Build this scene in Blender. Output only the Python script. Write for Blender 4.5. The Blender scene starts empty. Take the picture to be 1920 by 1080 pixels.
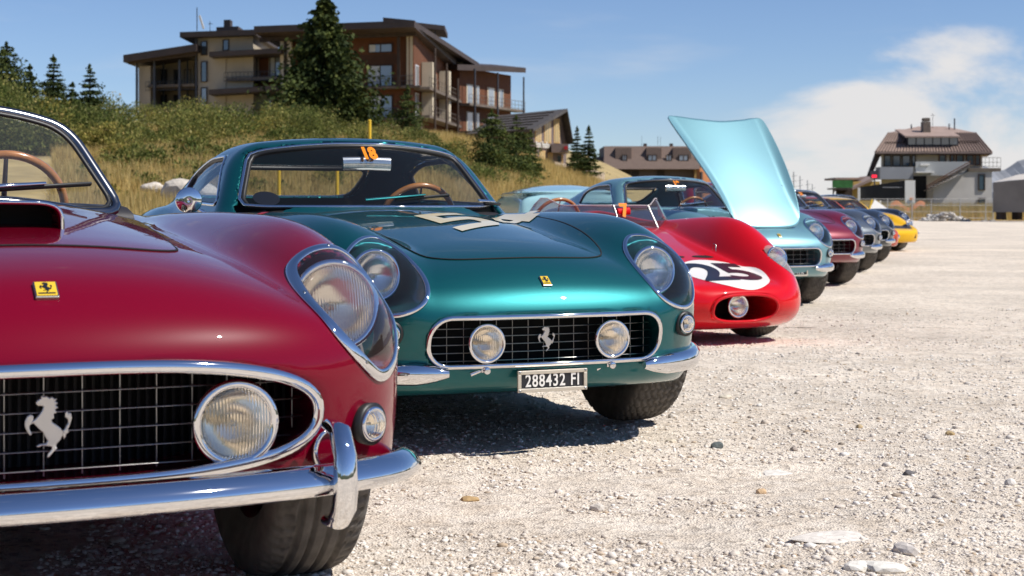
import bpy, bmesh, math, random
import numpy as np
from mathutils import Vector, Matrix
random.seed(7); RNG = np.random.default_rng(7)
SC = bpy.context.scene
COL = SC.collection

# ------------------------------------------------------------------ camera
CAM_H = 0.894; FPX = 3000.0; HOR = 389.5
cam = bpy.data.cameras.new('camera'); camo = bpy.data.objects.new('camera', cam); COL.objects.link(camo)
camo.location = (0, 0, CAM_H); camo.rotation_euler = (math.radians(90), 0, 0)
cam.sensor_width = 36; cam.lens = 36 * FPX / 1920; cam.shift_y = -(540 - HOR) / 1920
cam.clip_start = 0.05; cam.clip_end = 20000
cam.dof.use_dof = True; cam.dof.focus_distance = 5.0; cam.dof.aperture_fstop = 9.0
SC.camera = camo

# ------------------------------------------------------------------ light
SUN = Vector((0.60, -0.20, 0.775)).normalized()
elev = math.asin(SUN.z); azim = math.atan2(SUN.x, SUN.y)
world = bpy.data.worlds.new('World'); SC.world = world; world.use_nodes = True
wt = world.node_tree; wt.nodes.clear()
def wn(t, **k):
    n = wt.nodes.new(t)
    for a, b in k.items(): setattr(n, a, b)
    return n
wl = wt.links.new
sky = wn('ShaderNodeTexSky', sky_type='NISHITA', sun_disc=False, sun_elevation=elev, sun_rotation=azim,
         altitude=1800, air_density=1.0, dust_density=0.15, ozone_density=2.0)
bg = wn('ShaderNodeBackground'); bg.inputs[1].default_value = 0.105
wout = wn('ShaderNodeOutputWorld')
# clouds: noise over the sky dome, banked low towards the right of the view, thin streaks higher up
tc = wn('ShaderNodeTexCoord')
sep = wn('ShaderNodeSeparateXYZ'); wl(tc.outputs['Generated'], sep.inputs[0])
def wmath(op, a, b=None, clamp=False):
    n = wn('ShaderNodeMath', operation=op, use_clamp=clamp)
    for i, v in enumerate((a, b)):
        if v is None: continue
        if isinstance(v, (int, float)): n.inputs[i].default_value = v
        else: wl(v, n.inputs[i])
    return n.outputs[0]
def wmap(v, a, b, c, d, smooth=True):
    n = wn('ShaderNodeMapRange', interpolation_type='SMOOTHSTEP' if smooth else 'LINEAR')
    wl(v, n.inputs[0])
    for i, q in enumerate((a, b, c, d)): n.inputs[i + 1].default_value = q
    return n.outputs[0]
mp = wn('ShaderNodeMapping'); wl(tc.outputs['Generated'], mp.inputs[0]); mp.inputs['Scale'].default_value = (1, 1, 2.1)
mp.inputs['Location'].default_value = (0.25, 0, 0.11)
nz = wn('ShaderNodeTexNoise'); wl(mp.outputs[0], nz.inputs['Vector'])
nz.inputs['Scale'].default_value = 7.0; nz.inputs['Detail'].default_value = 9; nz.inputs['Roughness'].default_value = 0.56
nz.inputs['Distortion'].default_value = 0.35
az = wmath('ARCTAN2', sep.outputs[0], sep.outputs[1])           # 0 ahead, + to the right
# upper edge of the bank climbs towards the right
edge = wmap(az, -0.02, 0.36, 0.045, 0.118)
below = wmath('SUBTRACT', edge, sep.outputs[2])
bank = wmap(below, -0.035, 0.05, 0.0, 1.0)
azm = wmap(az, 0.05, 0.25, 0.0, 1.0)
bank = wmath('MULTIPLY', bank, azm)
c1 = wmath('ADD', nz.outputs['Fac'], wmath('MULTIPLY', bank, 0.42))
c1 = wmap(c1, 0.66, 0.86, 0.0, 0.95)
mp2 = wn('ShaderNodeMapping'); wl(tc.outputs['Generated'], mp2.inputs[0]); mp2.inputs['Scale'].default_value = (1.3, 1.0, 7.0)
mp2.inputs['Rotation'].default_value = (0.0, math.radians(16), 0.0)
nz2 = wn('ShaderNodeTexNoise'); wl(mp2.outputs[0], nz2.inputs['Vector'])
nz2.inputs['Scale'].default_value = 4.2; nz2.inputs['Detail'].default_value = 6; nz2.inputs['Roughness'].default_value = 0.5
c2 = wmap(nz2.outputs['Fac'], 0.56, 0.86, 0.0, 0.36)
c2 = wmath('MULTIPLY', c2, wmap(sep.outputs[2], 0.25, 0.6, 1.0, 0.25))
call = wmath('MAXIMUM', c1, c2)
up = wmap(sep.outputs[2], -0.01, 0.01, 0.0, 1.0)
call = wmath('MULTIPLY', call, up)
skt = wn('ShaderNodeMixRGB', blend_type='MULTIPLY'); skt.inputs[0].default_value = 1; wl(sky.outputs[0], skt.inputs[1]); skt.inputs[2].default_value = (.76, .82, .97, 1)
mixc = wn('ShaderNodeMixRGB'); wl(call, mixc.inputs[0]); wl(skt.outputs[0], mixc.inputs[1])
mixc.inputs[2].default_value = (6.9, 6.75, 6.7, 1)
wl(mixc.outputs[0], bg.inputs[0]); wl(bg.outputs[0], wout.inputs[0])

sl = bpy.data.lights.new('sun', 'SUN'); sl.energy = 4.8; sl.angle = math.radians(0.53); sl.color = (1.0, 0.955, 0.89)
so = bpy.data.objects.new('sun', sl); COL.objects.link(so)
so.rotation_euler = SUN.to_track_quat('Z', 'Y').to_euler()
SC.view_settings.view_transform = 'Standard'; SC.view_settings.look = 'None'
SC.view_settings.exposure = 0.15; SC.view_settings.gamma = 1.0; SC.view_settings.use_curve_mapping = False
SC.cycles.max_bounces = 10; SC.cycles.transparent_max_bounces = 24; SC.cycles.caustics_reflective = False; SC.cycles.caustics_refractive = False
SC.cycles.sample_clamp_indirect = 6.0

# ------------------------------------------------------------------ materials
MATS = {}
def nodes(m):
    m.use_nodes = True; nt = m.node_tree
    return nt, nt.nodes, nt.links.new, nt.nodes['Principled BSDF']
def mat(name, col, rough=0.5, metal=0.0, coat=0.0, spec=0.5, noise=None, bump=None, coatr=0.03, emit=None):
    """principled material; noise=(scale, amount) varies the colour, bump=(scale, strength, dist)"""
    if name in MATS: return MATS[name]
    m = bpy.data.materials.new(name); nt, N, L, p = nodes(m)
    p.inputs['Base Color'].default_value = (*col, 1); p.inputs['Roughness'].default_value = rough
    p.inputs['Metallic'].default_value = metal; p.inputs['Coat Weight'].default_value = coat
    p.inputs['Coat Roughness'].default_value = coatr; p.inputs['Specular IOR Level'].default_value = spec
    t = N.new('ShaderNodeTexCoord')
    if noise:
        nz = N.new('ShaderNodeTexNoise'); nz.inputs['Scale'].default_value = noise[0]; nz.inputs['Detail'].default_value = 5
        L(t.outputs['Object'], nz.inputs['Vector'])
        r = N.new('ShaderNodeMapRange'); L(nz.outputs['Fac'], r.inputs[0]); r.inputs[1].default_value = .25; r.inputs[2].default_value = .75
        r.inputs[3].default_value = 1 - noise[1]; r.inputs[4].default_value = 1 + noise[1]
        mx = N.new('ShaderNodeMixRGB'); mx.blend_type = 'MULTIPLY'; mx.inputs[0].default_value = 1
        mx.inputs[1].default_value = (*col, 1); L(r.outputs[0], mx.inputs[2]); L(mx.outputs[0], p.inputs['Base Color'])
    if bump:
        nz = N.new('ShaderNodeTexNoise'); nz.inputs['Scale'].default_value = bump[0]; nz.inputs['Detail'].default_value = 4
        L(t.outputs['Object'], nz.inputs['Vector'])
        b = N.new('ShaderNodeBump'); b.inputs['Strength'].default_value = bump[1]; b.inputs['Distance'].default_value = bump[2]
        L(nz.outputs['Fac'], b.inputs['Height']); L(b.outputs[0], p.inputs['Normal'])
    if emit:
        p.inputs['Emission Color'].default_value = (*emit[0], 1); p.inputs['Emission Strength'].default_value = emit[1]
    MATS[name] = m; return m
def glass(name, tint=(1, 1, 1), refl=1.0, rough=0.0, ribs=None, dust=0.0, ior=1.5, haze=(0.5, 0.5, 0.5)):
    if name in MATS: return MATS[name]
    m = bpy.data.materials.new(name); m.use_nodes = True; nt = m.node_tree; N = nt.nodes; L = nt.links.new; N.clear()
    tr = N.new('ShaderNodeBsdfTransparent'); tr.inputs[0].default_value = (*tint, 1)
    gl = N.new('ShaderNodeBsdfGlossy'); gl.inputs['Roughness'].default_value = rough
    ge = N.new('ShaderNodeNewGeometry'); dt = N.new('ShaderNodeVectorMath'); dt.operation = 'DOT_PRODUCT'; L(ge.outputs['Normal'], dt.inputs[0]); L(ge.outputs['Incoming'], dt.inputs[1])
    def M(op, x, y):
        n = N.new('ShaderNodeMath'); n.operation = op; n.use_clamp = op == 'MULTIPLY_ADD'
        for i, q in enumerate((x, y)):
            if isinstance(q, (int, float)): n.inputs[i].default_value = q
            elif q is not None: L(q, n.inputs[i])
        return n
    ab = M('ABSOLUTE', dt.outputs['Value'], None); om = M('SUBTRACT', 1.0, ab.outputs[0]); p5 = M('POWER', om.outputs[0], 5.0)
    mu = M('MULTIPLY_ADD', p5.outputs[0], min(.96 * refl, .98)); mu.inputs[2].default_value = .042 * refl   # Schlick, same from both sides
    mx = N.new('ShaderNodeMixShader'); L(mu.outputs[0], mx.inputs[0]); L(tr.outputs[0], mx.inputs[1]); L(gl.outputs[0], mx.inputs[2])
    last = mx
    if dust > 0:
        df = N.new('ShaderNodeBsdfDiffuse'); df.inputs[0].default_value = (*haze, 1)
        m2 = N.new('ShaderNodeMixShader'); m2.inputs[0].default_value = dust; L(mx.outputs[0], m2.inputs[1]); L(df.outputs[0], m2.inputs[2]); last = m2
    if ribs:
        t = N.new('ShaderNodeTexCoord'); w = N.new('ShaderNodeTexWave'); w.bands_direction = 'Y'; w.inputs['Scale'].default_value = ribs[0]
        w.inputs['Distortion'].default_value = 0.5; L(t.outputs['Object'], w.inputs['Vector'])
        b = N.new('ShaderNodeBump'); b.inputs['Strength'].default_value = ribs[1]; b.inputs['Distance'].default_value = 0.004
        L(w.outputs['Fac'], b.inputs['Height']); L(b.outputs[0], gl.inputs['Normal']); L(b.outputs[0], dt.inputs[0])
    o = N.new('ShaderNodeOutputMaterial'); L(last.outputs[0], o.inputs[0])
    MATS[name] = m; return m
def paint(name, col, metal=0.0, rough=0.4, dirt=0.01, flake=False, ior=1.36):
    """car paint under a clear coat, with faint dust and orange peel"""
    if name in MATS: return MATS[name]
    m = bpy.data.materials.new(name); nt, N, L, p = nodes(m)
    p.inputs['Metallic'].default_value = metal; p.inputs['Coat Weight'].default_value = 1.0
    p.inputs['Coat Roughness'].default_value = 0.02; p.inputs['Roughness'].default_value = rough
    if metal < .1: p.inputs['Specular IOR Level'].default_value = .05
    p.inputs['Coat IOR'].default_value = ior
    t = N.new('ShaderNodeTexCoord')
    nz = N.new('ShaderNodeTexNoise'); nz.inputs['Scale'].default_value = 2.2; nz.inputs['Detail'].default_value = 8; nz.inputs['Roughness'].default_value = .65
    L(t.outputs['Object'], nz.inputs['Vector'])
    r = N.new('ShaderNodeMapRange'); L(nz.outputs['Fac'], r.inputs[0]); r.inputs[1].default_value = .5; r.inputs[2].default_value = .85
    r.inputs[3].default_value = 0; r.inputs[4].default_value = dirt
    mx = N.new('ShaderNodeMixRGB'); L(r.outputs[0], mx.inputs[0]); mx.inputs[1].default_value = (*col, 1); mx.inputs[2].default_value = (.42, .36, .29, 1)
    L(mx.outputs[0], p.inputs['Base Color'])
    n2 = N.new('ShaderNodeTexNoise'); n2.inputs['Scale'].default_value = 26; n2.inputs['Detail'].default_value = 2; L(t.outputs['Object'], n2.inputs['Vector'])
    b = N.new('ShaderNodeBump'); b.inputs['Strength'].default_value = .012; b.inputs['Distance'].default_value = .01; L(n2.outputs['Fac'], b.inputs['Height'])
    L(b.outputs[0], p.inputs['Coat Normal'])
    if flake:
        n3 = N.new('ShaderNodeTexNoise'); n3.inputs['Scale'].default_value = 900; L(t.outputs['Object'], n3.inputs['Vector'])
        b3 = N.new('ShaderNodeBump'); b3.inputs['Strength'].default_value = .10; b3.inputs['Distance'].default_value = .002
        L(n3.outputs['Fac'], b3.inputs['Height']); L(b3.outputs[0], p.inputs['Normal'])
    r2 = N.new('ShaderNodeMapRange'); L(nz.outputs['Fac'], r2.inputs[0]); r2.inputs[1].default_value = .45; r2.inputs[2].default_value = .9
    r2.inputs[3].default_value = .008; r2.inputs[4].default_value = .05; L(r2.outputs[0], p.inputs['Coat Roughness'])
    MATS[name] = m; return m

CHROME = mat('chrome', (.80, .80, .81), .03, 1.0, bump=(7, .015, .01))
STEEL = mat('dull_steel', (.42, .41, .39), .28, 1.0)
BLACK = mat('black_plastic', (.012, .012, .012), .45)
DARK = mat('dark_void', (.004, .004, .004), .8)
INTERIOR = mat('dark_leather', (.018, .016, .018), .55, noise=(20, .3), bump=(60, .2, .004))
CLOTH = mat('charcoal_carpet', (.02, .018, .018), .9)
RUBBER = mat('tyre_rubber', (.105, .094, .082), .85, noise=(24, .4), bump=(120, .3, .003))
WOOD = mat('varnished_wood', (.42, .17, .045), .22, coat=.8, noise=(14, .3))
CREAM = mat('cream_paint', (.78, .67, .43), .35, coat=.5)
WHITEP = mat('white_paint', (.82, .80, .74), .35, coat=.3)
BLACKP = mat('black_lettering', (.012, .013, .018), .35, coat=.3)
YELLOWP = mat('yellow_enamel', (.75, .50, .03), .25, coat=.6)
ORANGEP = mat('orange_sticker', (.80, .23, .008), .6, spec=.2)
REFLECT = mat('lamp_reflector', (.92, .90, .86), .08, 1.0, bump=(160, .10, .003))
def fluted(name, tint, dust, haze, scale=58, strength=.5):
    """lamp glass with vertical flutes that bend the view of the reflector"""
    m = bpy.data.materials.new(name); m.use_nodes = True; nt = m.node_tree; N = nt.nodes; L = nt.links.new; N.clear()
    g = N.new('ShaderNodeBsdfGlass'); g.inputs['Color'].default_value = (*tint, 1); g.inputs['IOR'].default_value = 1.32; g.inputs['Roughness'].default_value = .02
    d = N.new('ShaderNodeBsdfDiffuse'); d.inputs[0].default_value = (*haze, 1); mx = N.new('ShaderNodeMixShader'); mx.inputs[0].default_value = dust
    t = N.new('ShaderNodeTexCoord'); w = N.new('ShaderNodeTexWave'); w.bands_direction = 'Y'; w.inputs['Scale'].default_value = scale; w.inputs['Distortion'].default_value = .3; L(t.outputs['Object'], w.inputs['Vector'])
    b = N.new('ShaderNodeBump'); b.inputs['Strength'].default_value = strength; b.inputs['Distance'].default_value = .0016; L(w.outputs['Fac'], b.inputs['Height']); L(b.outputs[0], g.inputs['Normal']); L(b.outputs[0], d.inputs['Normal'])
    o = N.new('ShaderNodeOutputMaterial'); L(g.outputs[0], mx.inputs[1]); L(d.outputs[0], mx.inputs[2]); L(mx.outputs[0], o.inputs[0]); return m
LENS = fluted('lamp_lens', (.97, .97, .96), .05, (.75, .72, .66))
LENSW = fluted('warm_lamp_lens', (1.0, .95, .86), .12, (.90, .76, .58), 52, .6)
COVER = glass('headlight_cover', (.90, .92, .95), 1.1, 0.0, dust=.02)
WSCREEN = glass('window_glass', (.90, .92, .91), 1.0, 0.0, dust=.012)
TINTED = glass('tinted_plastic', (.82, .72, .74), 1.1, 0.0, dust=.03)
PANE = mat('building_glass', (.05, .07, .09), .05, 0.0, coat=1.0, spec=1.0)

# ------------------------------------------------------------------ mesh helpers
def link(o, parent=None):
    COL.objects.link(o)
    if parent is not None: o.parent = parent
    return o
def obj(name, me, material, parent=None, loc=None, rot=None, scale=None):
    o = bpy.data.objects.new(name, me)
    if isinstance(material, (list, tuple)):
        while len(me.materials) < len(material): me.materials.append(None)
        link(o, parent)
        for i, m in enumerate(material): o.material_slots[i].link = 'OBJECT'; o.material_slots[i].material = m
    else:
        if len(me.materials) == 0: me.materials.append(None)
        link(o, parent)
        o.material_slots[0].link = 'OBJECT'; o.material_slots[0].material = material
    if loc is not None: o.location = loc
    if rot is not None: o.rotation_euler = rot
    if scale is not None: o.scale = scale
    return o
def tag(o, label=None, cat=None, group=None, kind=None):
    if label: o['label'] = label
    if cat: o['category'] = cat
    if group: o['group'] = group
    if kind: o['kind'] = kind
    return o
def empty(name, loc=(0, 0, 0), rz=0.0):
    o = bpy.data.objects.new(name, None); o.empty_display_size = .1; COL.objects.link(o)
    o.location = loc; o.rotation_euler = (0, 0, rz); return o
def mesh(name, v, f, smooth=False, normals=None):
    me = bpy.data.meshes.new(name)
    v = np.asarray(v, dtype=np.float32)
    if isinstance(f, np.ndarray):
        n, k = f.shape
        me.vertices.add(len(v)); me.vertices.foreach_set('co', v.ravel())
        me.loops.add(n * k); me.loops.foreach_set('vertex_index', f.astype(np.int32).ravel())
        me.polygons.add(n); me.polygons.foreach_set('loop_start', np.arange(0, n * k, k, dtype=np.int32))
        me.update(calc_edges=True)
    else:
        me.from_pydata(v.tolist(), [], [list(q) for q in f])
    if smooth: me.polygons.foreach_set('use_smooth', np.ones(len(me.polygons), bool))
    if normals is not None:
        me.normals_split_custom_set_from_vertices(np.asarray(normals, dtype=np.float32).tolist())
    me.update(); return me
class MB:
    """collects boxes, tubes and lathes into one mesh"""
    def __init__(s): s.v = []; s.f = []; s.sm = []
    def add(s, v, f, smooth=False):
        b = len(s.v); s.v += [tuple(map(float, p)) for p in v]; s.f += [[i + b for i in q] for q in f]; s.sm += [smooth] * len(f); return s
    def box(s, x0, x1, y0, y1, z0, z1):
        v = [(x, y, z) for x in (x0, x1) for y in (y0, y1) for z in (z0, z1)]
        return s.add(v, [(0, 1, 3, 2), (4, 6, 7, 5), (0, 4, 5, 1), (2, 3, 7, 6), (0, 2, 6, 4), (1, 5, 7, 3)])
    def obox(s, p0, p1, z0, z1, t, off=0.0):
        """upright slab from plan point p0 to p1, thickness t behind (to the left of p0->p1)"""
        d = Vector((p1[0] - p0[0], p1[1] - p0[1])); d.normalize(); n = Vector((-d.y, d.x))
        a = [(p0[0] + n.x * off, p0[1] + n.y * off), (p1[0] + n.x * off, p1[1] + n.y * off)]
        b = [(a[1][0] + n.x * t, a[1][1] + n.y * t), (a[0][0] + n.x * t, a[0][1] + n.y * t)]
        q = a + b; v = [(x, y, z0) for x, y in q] + [(x, y, z1) for x, y in q]
        return s.add(v, [(3, 2, 1, 0), (4, 5, 6, 7), (0, 1, 5, 4), (1, 2, 6, 5), (2, 3, 7, 6), (3, 0, 4, 7)])
    def hexa(s, lo, hi):
        """8 corners: lower ring lo[4], upper ring hi[4]"""
        return s.add(list(lo) + list(hi), [(3, 2, 1, 0), (4, 5, 6, 7), (0, 1, 5, 4), (1, 2, 6, 5), (2, 3, 7, 6), (3, 0, 4, 7)])
    def prism(s, poly, axis, a, b):
        """extrude 2D polygon along axis ('x','y','z') from a to b"""
        def P(u, w, t): return {'x': (t, u, w), 'y': (u, t, w), 'z': (u, w, t)}[axis]
        n = len(poly); v = [P(u, w, a) for u, w in poly] + [P(u, w, b) for u, w in poly]
        return s.add(v, [list(range(n))[::-1], list(range(n, 2 * n))] + [(i, (i + 1) % n, n + (i + 1) % n, n + i) for i in range(n)])
    def tube(s, pts, r, n=8, closed=False, up=None, caps=True, r2=None):
        """sweep an ellipse (r across, r2 along the normal) along pts; r may be a list"""
        pts = [Vector(p) for p in pts]; m = len(pts); rings = []
        rr = r if isinstance(r, (list, tuple, np.ndarray)) else [r] * m
        q2 = r2 if isinstance(r2, (list, tuple, np.ndarray)) else [r2] * m
        pn = None
        for i, p in enumerate(pts):
            a = pts[(i - 1) % m] if (closed or i > 0) else p; b = pts[(i + 1) % m] if (closed or i < m - 1) else p
            t = (b - a).normalized()
            if up is not None:
                u = up[i] if isinstance(up, (list, np.ndarray)) else up
                nn = Vector(u); nn = nn - t * nn.dot(t)
            elif pn is not None: nn = pn - t * pn.dot(t)
            else: nn = t.orthogonal()
            if nn.length < 1e-6: nn = t.orthogonal()
            nn.normalize(); pn = nn; bb = t.cross(nn)
            e = q2[i] if q2[i] is not None else rr[i]
            rings.append([p + nn * (e * math.cos(2 * math.pi * k / n)) + bb * (rr[i] * math.sin(2 * math.pi * k / n)) for k in range(n)])
        v = [q for ring in rings for q in ring]; f = []
        for i in range(m if closed else m - 1):
            j = (i + 1) % m
            for k in range(n):
                k2 = (k + 1) % n; f.append((i * n + k, i * n + k2, j * n + k2, j * n + k))
        s.add(v, f, True)
        if caps and not closed:
            s.add(rings[0], [list(range(n))[::-1]]); s.add(rings[-1], [list(range(n))])
        return s
    def lathe(s, prof, axis='x', n=32, c=(0, 0, 0), smooth=True):
        """prof: (along, radius) list, about an axis through c"""
        v = []; f = []
        for a, r in prof:
            for k in range(n):
                t = 2 * math.pi * k / n; u, w = r * math.cos(t), r * math.sin(t)
                p = {'x': (a, u, w), 'y': (u, a, w), 'z': (u, w, a)}[axis]
                v.append((p[0] + c[0], p[1] + c[1], p[2] + c[2]))
        for i in range(len(prof) - 1):
            for k in range(n):
                k2 = (k + 1) % n; q = (i * n + k, i * n + k2, (i + 1) * n + k2, (i + 1) * n + k)
                f.append(q if axis != 'y' else q[::-1])
        return s.add(v, f, smooth)
    def mesh(s, name='m'):
        me = bpy.data.meshes.new(name); me.from_pydata(s.v, [], s.f)
        me.polygons.foreach_set('use_smooth', s.sm); me.update(); return me
    def build(s, name, m, parent=None, **k): return obj(name, s.mesh(name), m, parent, **k)
def bevelmod(o, w=.004, seg=2):
    b = o.modifiers.new('bevel', 'BEVEL'); b.width = w; b.segments = seg; b.limit_method = 'ANGLE'; return o
def pt(u, v, Y):
    """world point that lies at depth Y on the sight line of photo pixel (u, v)"""
    return Vector(((u - 960) * Y / FPX, Y, CAM_H + (HOR - v) * Y / FPX))
def PX(u, Y): return (u - 960) * Y / FPX
def PZ(v, Y): return CAM_H + (HOR - v) * Y / FPX

# ------------------------------------------------------------------ smooth body fields
def spl(xs, ys, sig=.04):
    """smooth curve through a table: monotone-ish cubic, softened with a gaussian"""
    xs = np.asarray(xs, float); ys = np.asarray(ys, float); o = np.argsort(xs); xs = xs[o]; ys = ys[o]
    d = np.diff(ys) / np.diff(xs); m = np.zeros(len(xs)); m[0] = d[0]; m[-1] = d[-1]; m[1:-1] = .5 * (d[1:] + d[:-1])
    g = np.arange(xs[0] - .3, xs[-1] + .3, .002); gc = np.clip(g, xs[0], xs[-1])
    i = np.clip(np.searchsorted(xs, gc) - 1, 0, len(xs) - 2); h = xs[i + 1] - xs[i]; t = (gc - xs[i]) / h
    v = (2*t**3-3*t**2+1)*ys[i] + (t**3-2*t**2+t)*h*m[i] + (-2*t**3+3*t**2)*ys[i+1] + (t**3-t**2)*h*m[i+1]
    v = v + np.where(g < xs[0], (g - xs[0]) * m[0], 0) + np.where(g > xs[-1], (g - xs[-1]) * m[-1], 0)
    k = np.arange(-3 * sig, 3 * sig + .001, .002); w = np.exp(-.5 * (k / sig) ** 2); w /= w.sum()
    pad = len(k) // 2; vv = np.pad(v, pad, mode='reflect', reflect_type='odd'); s = np.convolve(vv, w, 'valid')[:len(g)]
    s = s.astype(np.float32); g0 = g[0]
    def f(x):
        q = np.clip((np.asarray(x) - g0) / .002, 0, len(s) - 1.001); i = q.astype(np.int32); t = q - i
        return s[i] * (1 - t) + s[i + 1] * t
    return f
def smin(a, b, k):
    h = np.clip(.5 + .5 * (b - a) / k, 0, 1); return b + (a - b) * h - k * h * (1 - h)
def smax(a, b, k): return -smin(-a, -b, k)
def surfnet(field, lo, hi, h):
    ax = [np.arange(lo[i], hi[i] + h, h, dtype=np.float32) for i in range(3)]
    n = [len(a) for a in ax]; F = np.empty(n, np.float32)
    Yg, Zg = np.meshgrid(ax[1], ax[2], indexing='ij')
    st = 24
    for i in range(0, n[0], st):
        xx = ax[0][i:i + st][:, None, None]
        F[i:i + st] = field(np.broadcast_to(xx, (xx.shape[0],) + Yg.shape), Yg[None], Zg[None])
    S = F < 0
    c = [(0,0,0),(1,0,0),(0,1,0),(1,1,0),(0,0,1),(1,0,1),(0,1,1),(1,1,1)]
    def sl(A, o): return A[o[0]:n[0]-1+o[0], o[1]:n[1]-1+o[1], o[2]:n[2]-1+o[2]]
    cnt = np.zeros([q - 1 for q in n], np.int8)
    for o in c: cnt += sl(S, o)
    mixed = (cnt > 0) & (cnt < 8); I = np.argwhere(mixed)
    V = np.stack([F[I[:,0]+o[0], I[:,1]+o[1], I[:,2]+o[2]] for o in c], 1)
    acc = np.zeros((len(I), 3)); num = np.zeros(len(I))
    for a, b in [(0,1),(2,3),(4,5),(6,7),(0,2),(1,3),(4,6),(5,7),(0,4),(1,5),(2,6),(3,7)]:
        x = (V[:,a] < 0) != (V[:,b] < 0); t = np.where(x, V[:,a] / np.where(x, V[:,a]-V[:,b], 1), 0)
        p = np.array(c[a])[None] + t[:,None] * (np.array(c[b]) - np.array(c[a]))[None]
        acc += p * x[:,None]; num += x
    P = (I + acc / num[:,None]) * h + np.array(lo)
    idx = -np.ones(mixed.shape, np.int64); idx[mixed] = np.arange(len(I)); faces = []
    for d in range(3):
        o = [0,0,0]; o[d] = 1
        A = S[:n[0]-o[0], :n[1]-o[1], :n[2]-o[2]]; B = S[o[0]:, o[1]:, o[2]:]
        E = np.argwhere(A != B); u, w = (d+1) % 3, (d+2) % 3
        ok = (E[:,u] > 0) & (E[:,w] > 0) & (E[:,u] < n[u]-1) & (E[:,w] < n[w]-1); E = E[ok]
        ins = A[E[:,0],E[:,1],E[:,2]]
        q = []
        for du, dw in ((0,0),(1,0),(1,1),(0,1)):
            e = E.copy(); e[:,u] -= du; e[:,w] -= dw; q.append(idx[e[:,0],e[:,1],e[:,2]])
        q = np.stack(q, 1); q[~ins] = q[~ins][:, ::-1]; faces.append(q)
    Q = np.concatenate(faces); P = P.astype(np.float64)
    for it in range(4):
        f, g = fgrad(field, P); st_ = (f / np.maximum((g*g).sum(1), .05))[:,None] * g
        ln = np.linalg.norm(st_, axis=1, keepdims=True); st_ *= np.minimum(1, .5 * h / np.maximum(ln, 1e-9)); P -= st_
    return P, Q, nrm(fgrad(field, P)[1])
def fgrad(field, P, e=.004):
    x, y, z = P[:,0], P[:,1], P[:,2]
    g = np.stack([field(x+e,y,z)-field(x-e,y,z), field(x,y+e,z)-field(x,y-e,z), field(x,y,z+e)-field(x,y,z-e)], 1) / (2*e)
    return field(x, y, z), g
def nrm(g): return g / np.maximum(np.linalg.norm(g, axis=1, keepdims=True), 1e-9)
def cast(field, O, d, tmax=2.4, st=.012):
    """march points O along direction d until the field turns negative; returns hits"""
    O = np.asarray(O, float); d = np.asarray(d, float); t = np.zeros(len(O)); prev = np.zeros(len(O)); done = np.zeros(len(O), bool)
    hi = np.full(len(O), tmax)
    for k in range(int(tmax / st)):
        tt = k * st; f = field(*(O + d * tt).T); hit = (f < 0) & ~done; hi[hit] = tt; done |= hit
    lo = np.maximum(hi - st, 0)
    for k in range(14):
        m = .5 * (lo + hi); f = field(*(O + d * m[:,None]).T); neg = f < 0; hi = np.where(neg, m, hi); lo = np.where(neg, lo, m)
    return O + d * (.5 * (lo + hi))[:,None]
def cutgrid(polys, L):
    """flat polygons (lists of 2D points) filled and cut by a grid; returns 2D verts, faces"""
    bm = bmesh.new()
    for poly in polys:
        vs = [bm.verts.new((p[0], p[1], 0)) for p in poly]; bm.faces.new(vs)
    bmesh.ops.triangulate(bm, faces=bm.faces[:])
    return _grid(bm, L)
def _grid(bm, L):
    xs = [v.co.x for v in bm.verts]; ys = [v.co.y for v in bm.verts]
    for a, (lo, hi) in enumerate(((min(xs), max(xs)), (min(ys), max(ys)))):
        k = math.ceil(lo / L)
        while k * L < hi:
            co = [0, 0, 0]; no = [0, 0, 0]; co[a] = k * L + .00013; no[a] = 1
            bmesh.ops.bisect_plane(bm, geom=bm.verts[:] + bm.edges[:] + bm.faces[:], plane_co=co, plane_no=no); k += 1
    bmesh.ops.remove_doubles(bm, verts=bm.verts[:], dist=.00005)
    bmesh.ops.dissolve_degenerate(bm, edges=bm.edges[:], dist=.00002)
    bm.verts.index_update()
    V = np.array([(v.co.x, v.co.y) for v in bm.verts]); F = [[v.index for v in f.verts] for f in bm.faces]; bm.free(); return V, F
def patch(field, V2, F, o, u, v, d, off=.002, name='patch', edge=None):
    """lay a cut flat shape on the field: plan frame o,u,v, thrown along d"""
    o, u, v, d = [np.asarray(q, float) for q in (o, u, v, d)]
    O = o + V2[:, :1] * u + V2[:, 1:2] * v; P = cast(field, O, d); g = nrm(fgrad(field, P, .006)[1]); P = P + g * off
    a, b, c = [P[[f[k] for f in F]] for k in (0, 1, 2)]
    fl = (np.cross(b - a, c - a) * g[[f[0] for f in F]]).sum(1).mean() < 0
    F = [f[::-1] for f in F] if fl else F
    return mesh(name, P, F, True, g)
def onfield(field, pts, d, off=0.0):
    P = cast(field, pts, d); g = nrm(fgrad(field, P, .006)[1]); return P + g * off, g
def outline(sdf, c, n=64, R=1.2, lim=None):
    """closed 2D curve where sdf = 0, seen from centre c"""
    out = []
    a = np.linspace(0, 2 * math.pi, n, endpoint=False); dx, dy = np.cos(a), np.sin(a); lo = np.zeros(n); hi = np.full(n, R)
    t = np.linspace(0, R, 200); first = np.full(n, R)
    for tt in t[::-1]:
        s = sdf(c[0] + dx * tt, c[1] + dy * tt); first = np.where(s > 0, tt, first)
    hi = first; lo = np.maximum(first - R / 199, 0)
    for k in range(20):
        m = .5 * (lo + hi); s = sdf(c[0] + dx * m, c[1] + dy * m) > 0; hi = np.where(s, m, hi); lo = np.where(s, lo, m)
    m = .5 * (lo + hi); return np.stack([c[0] + dx * m, c[1] + dy * m], 1)
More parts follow.
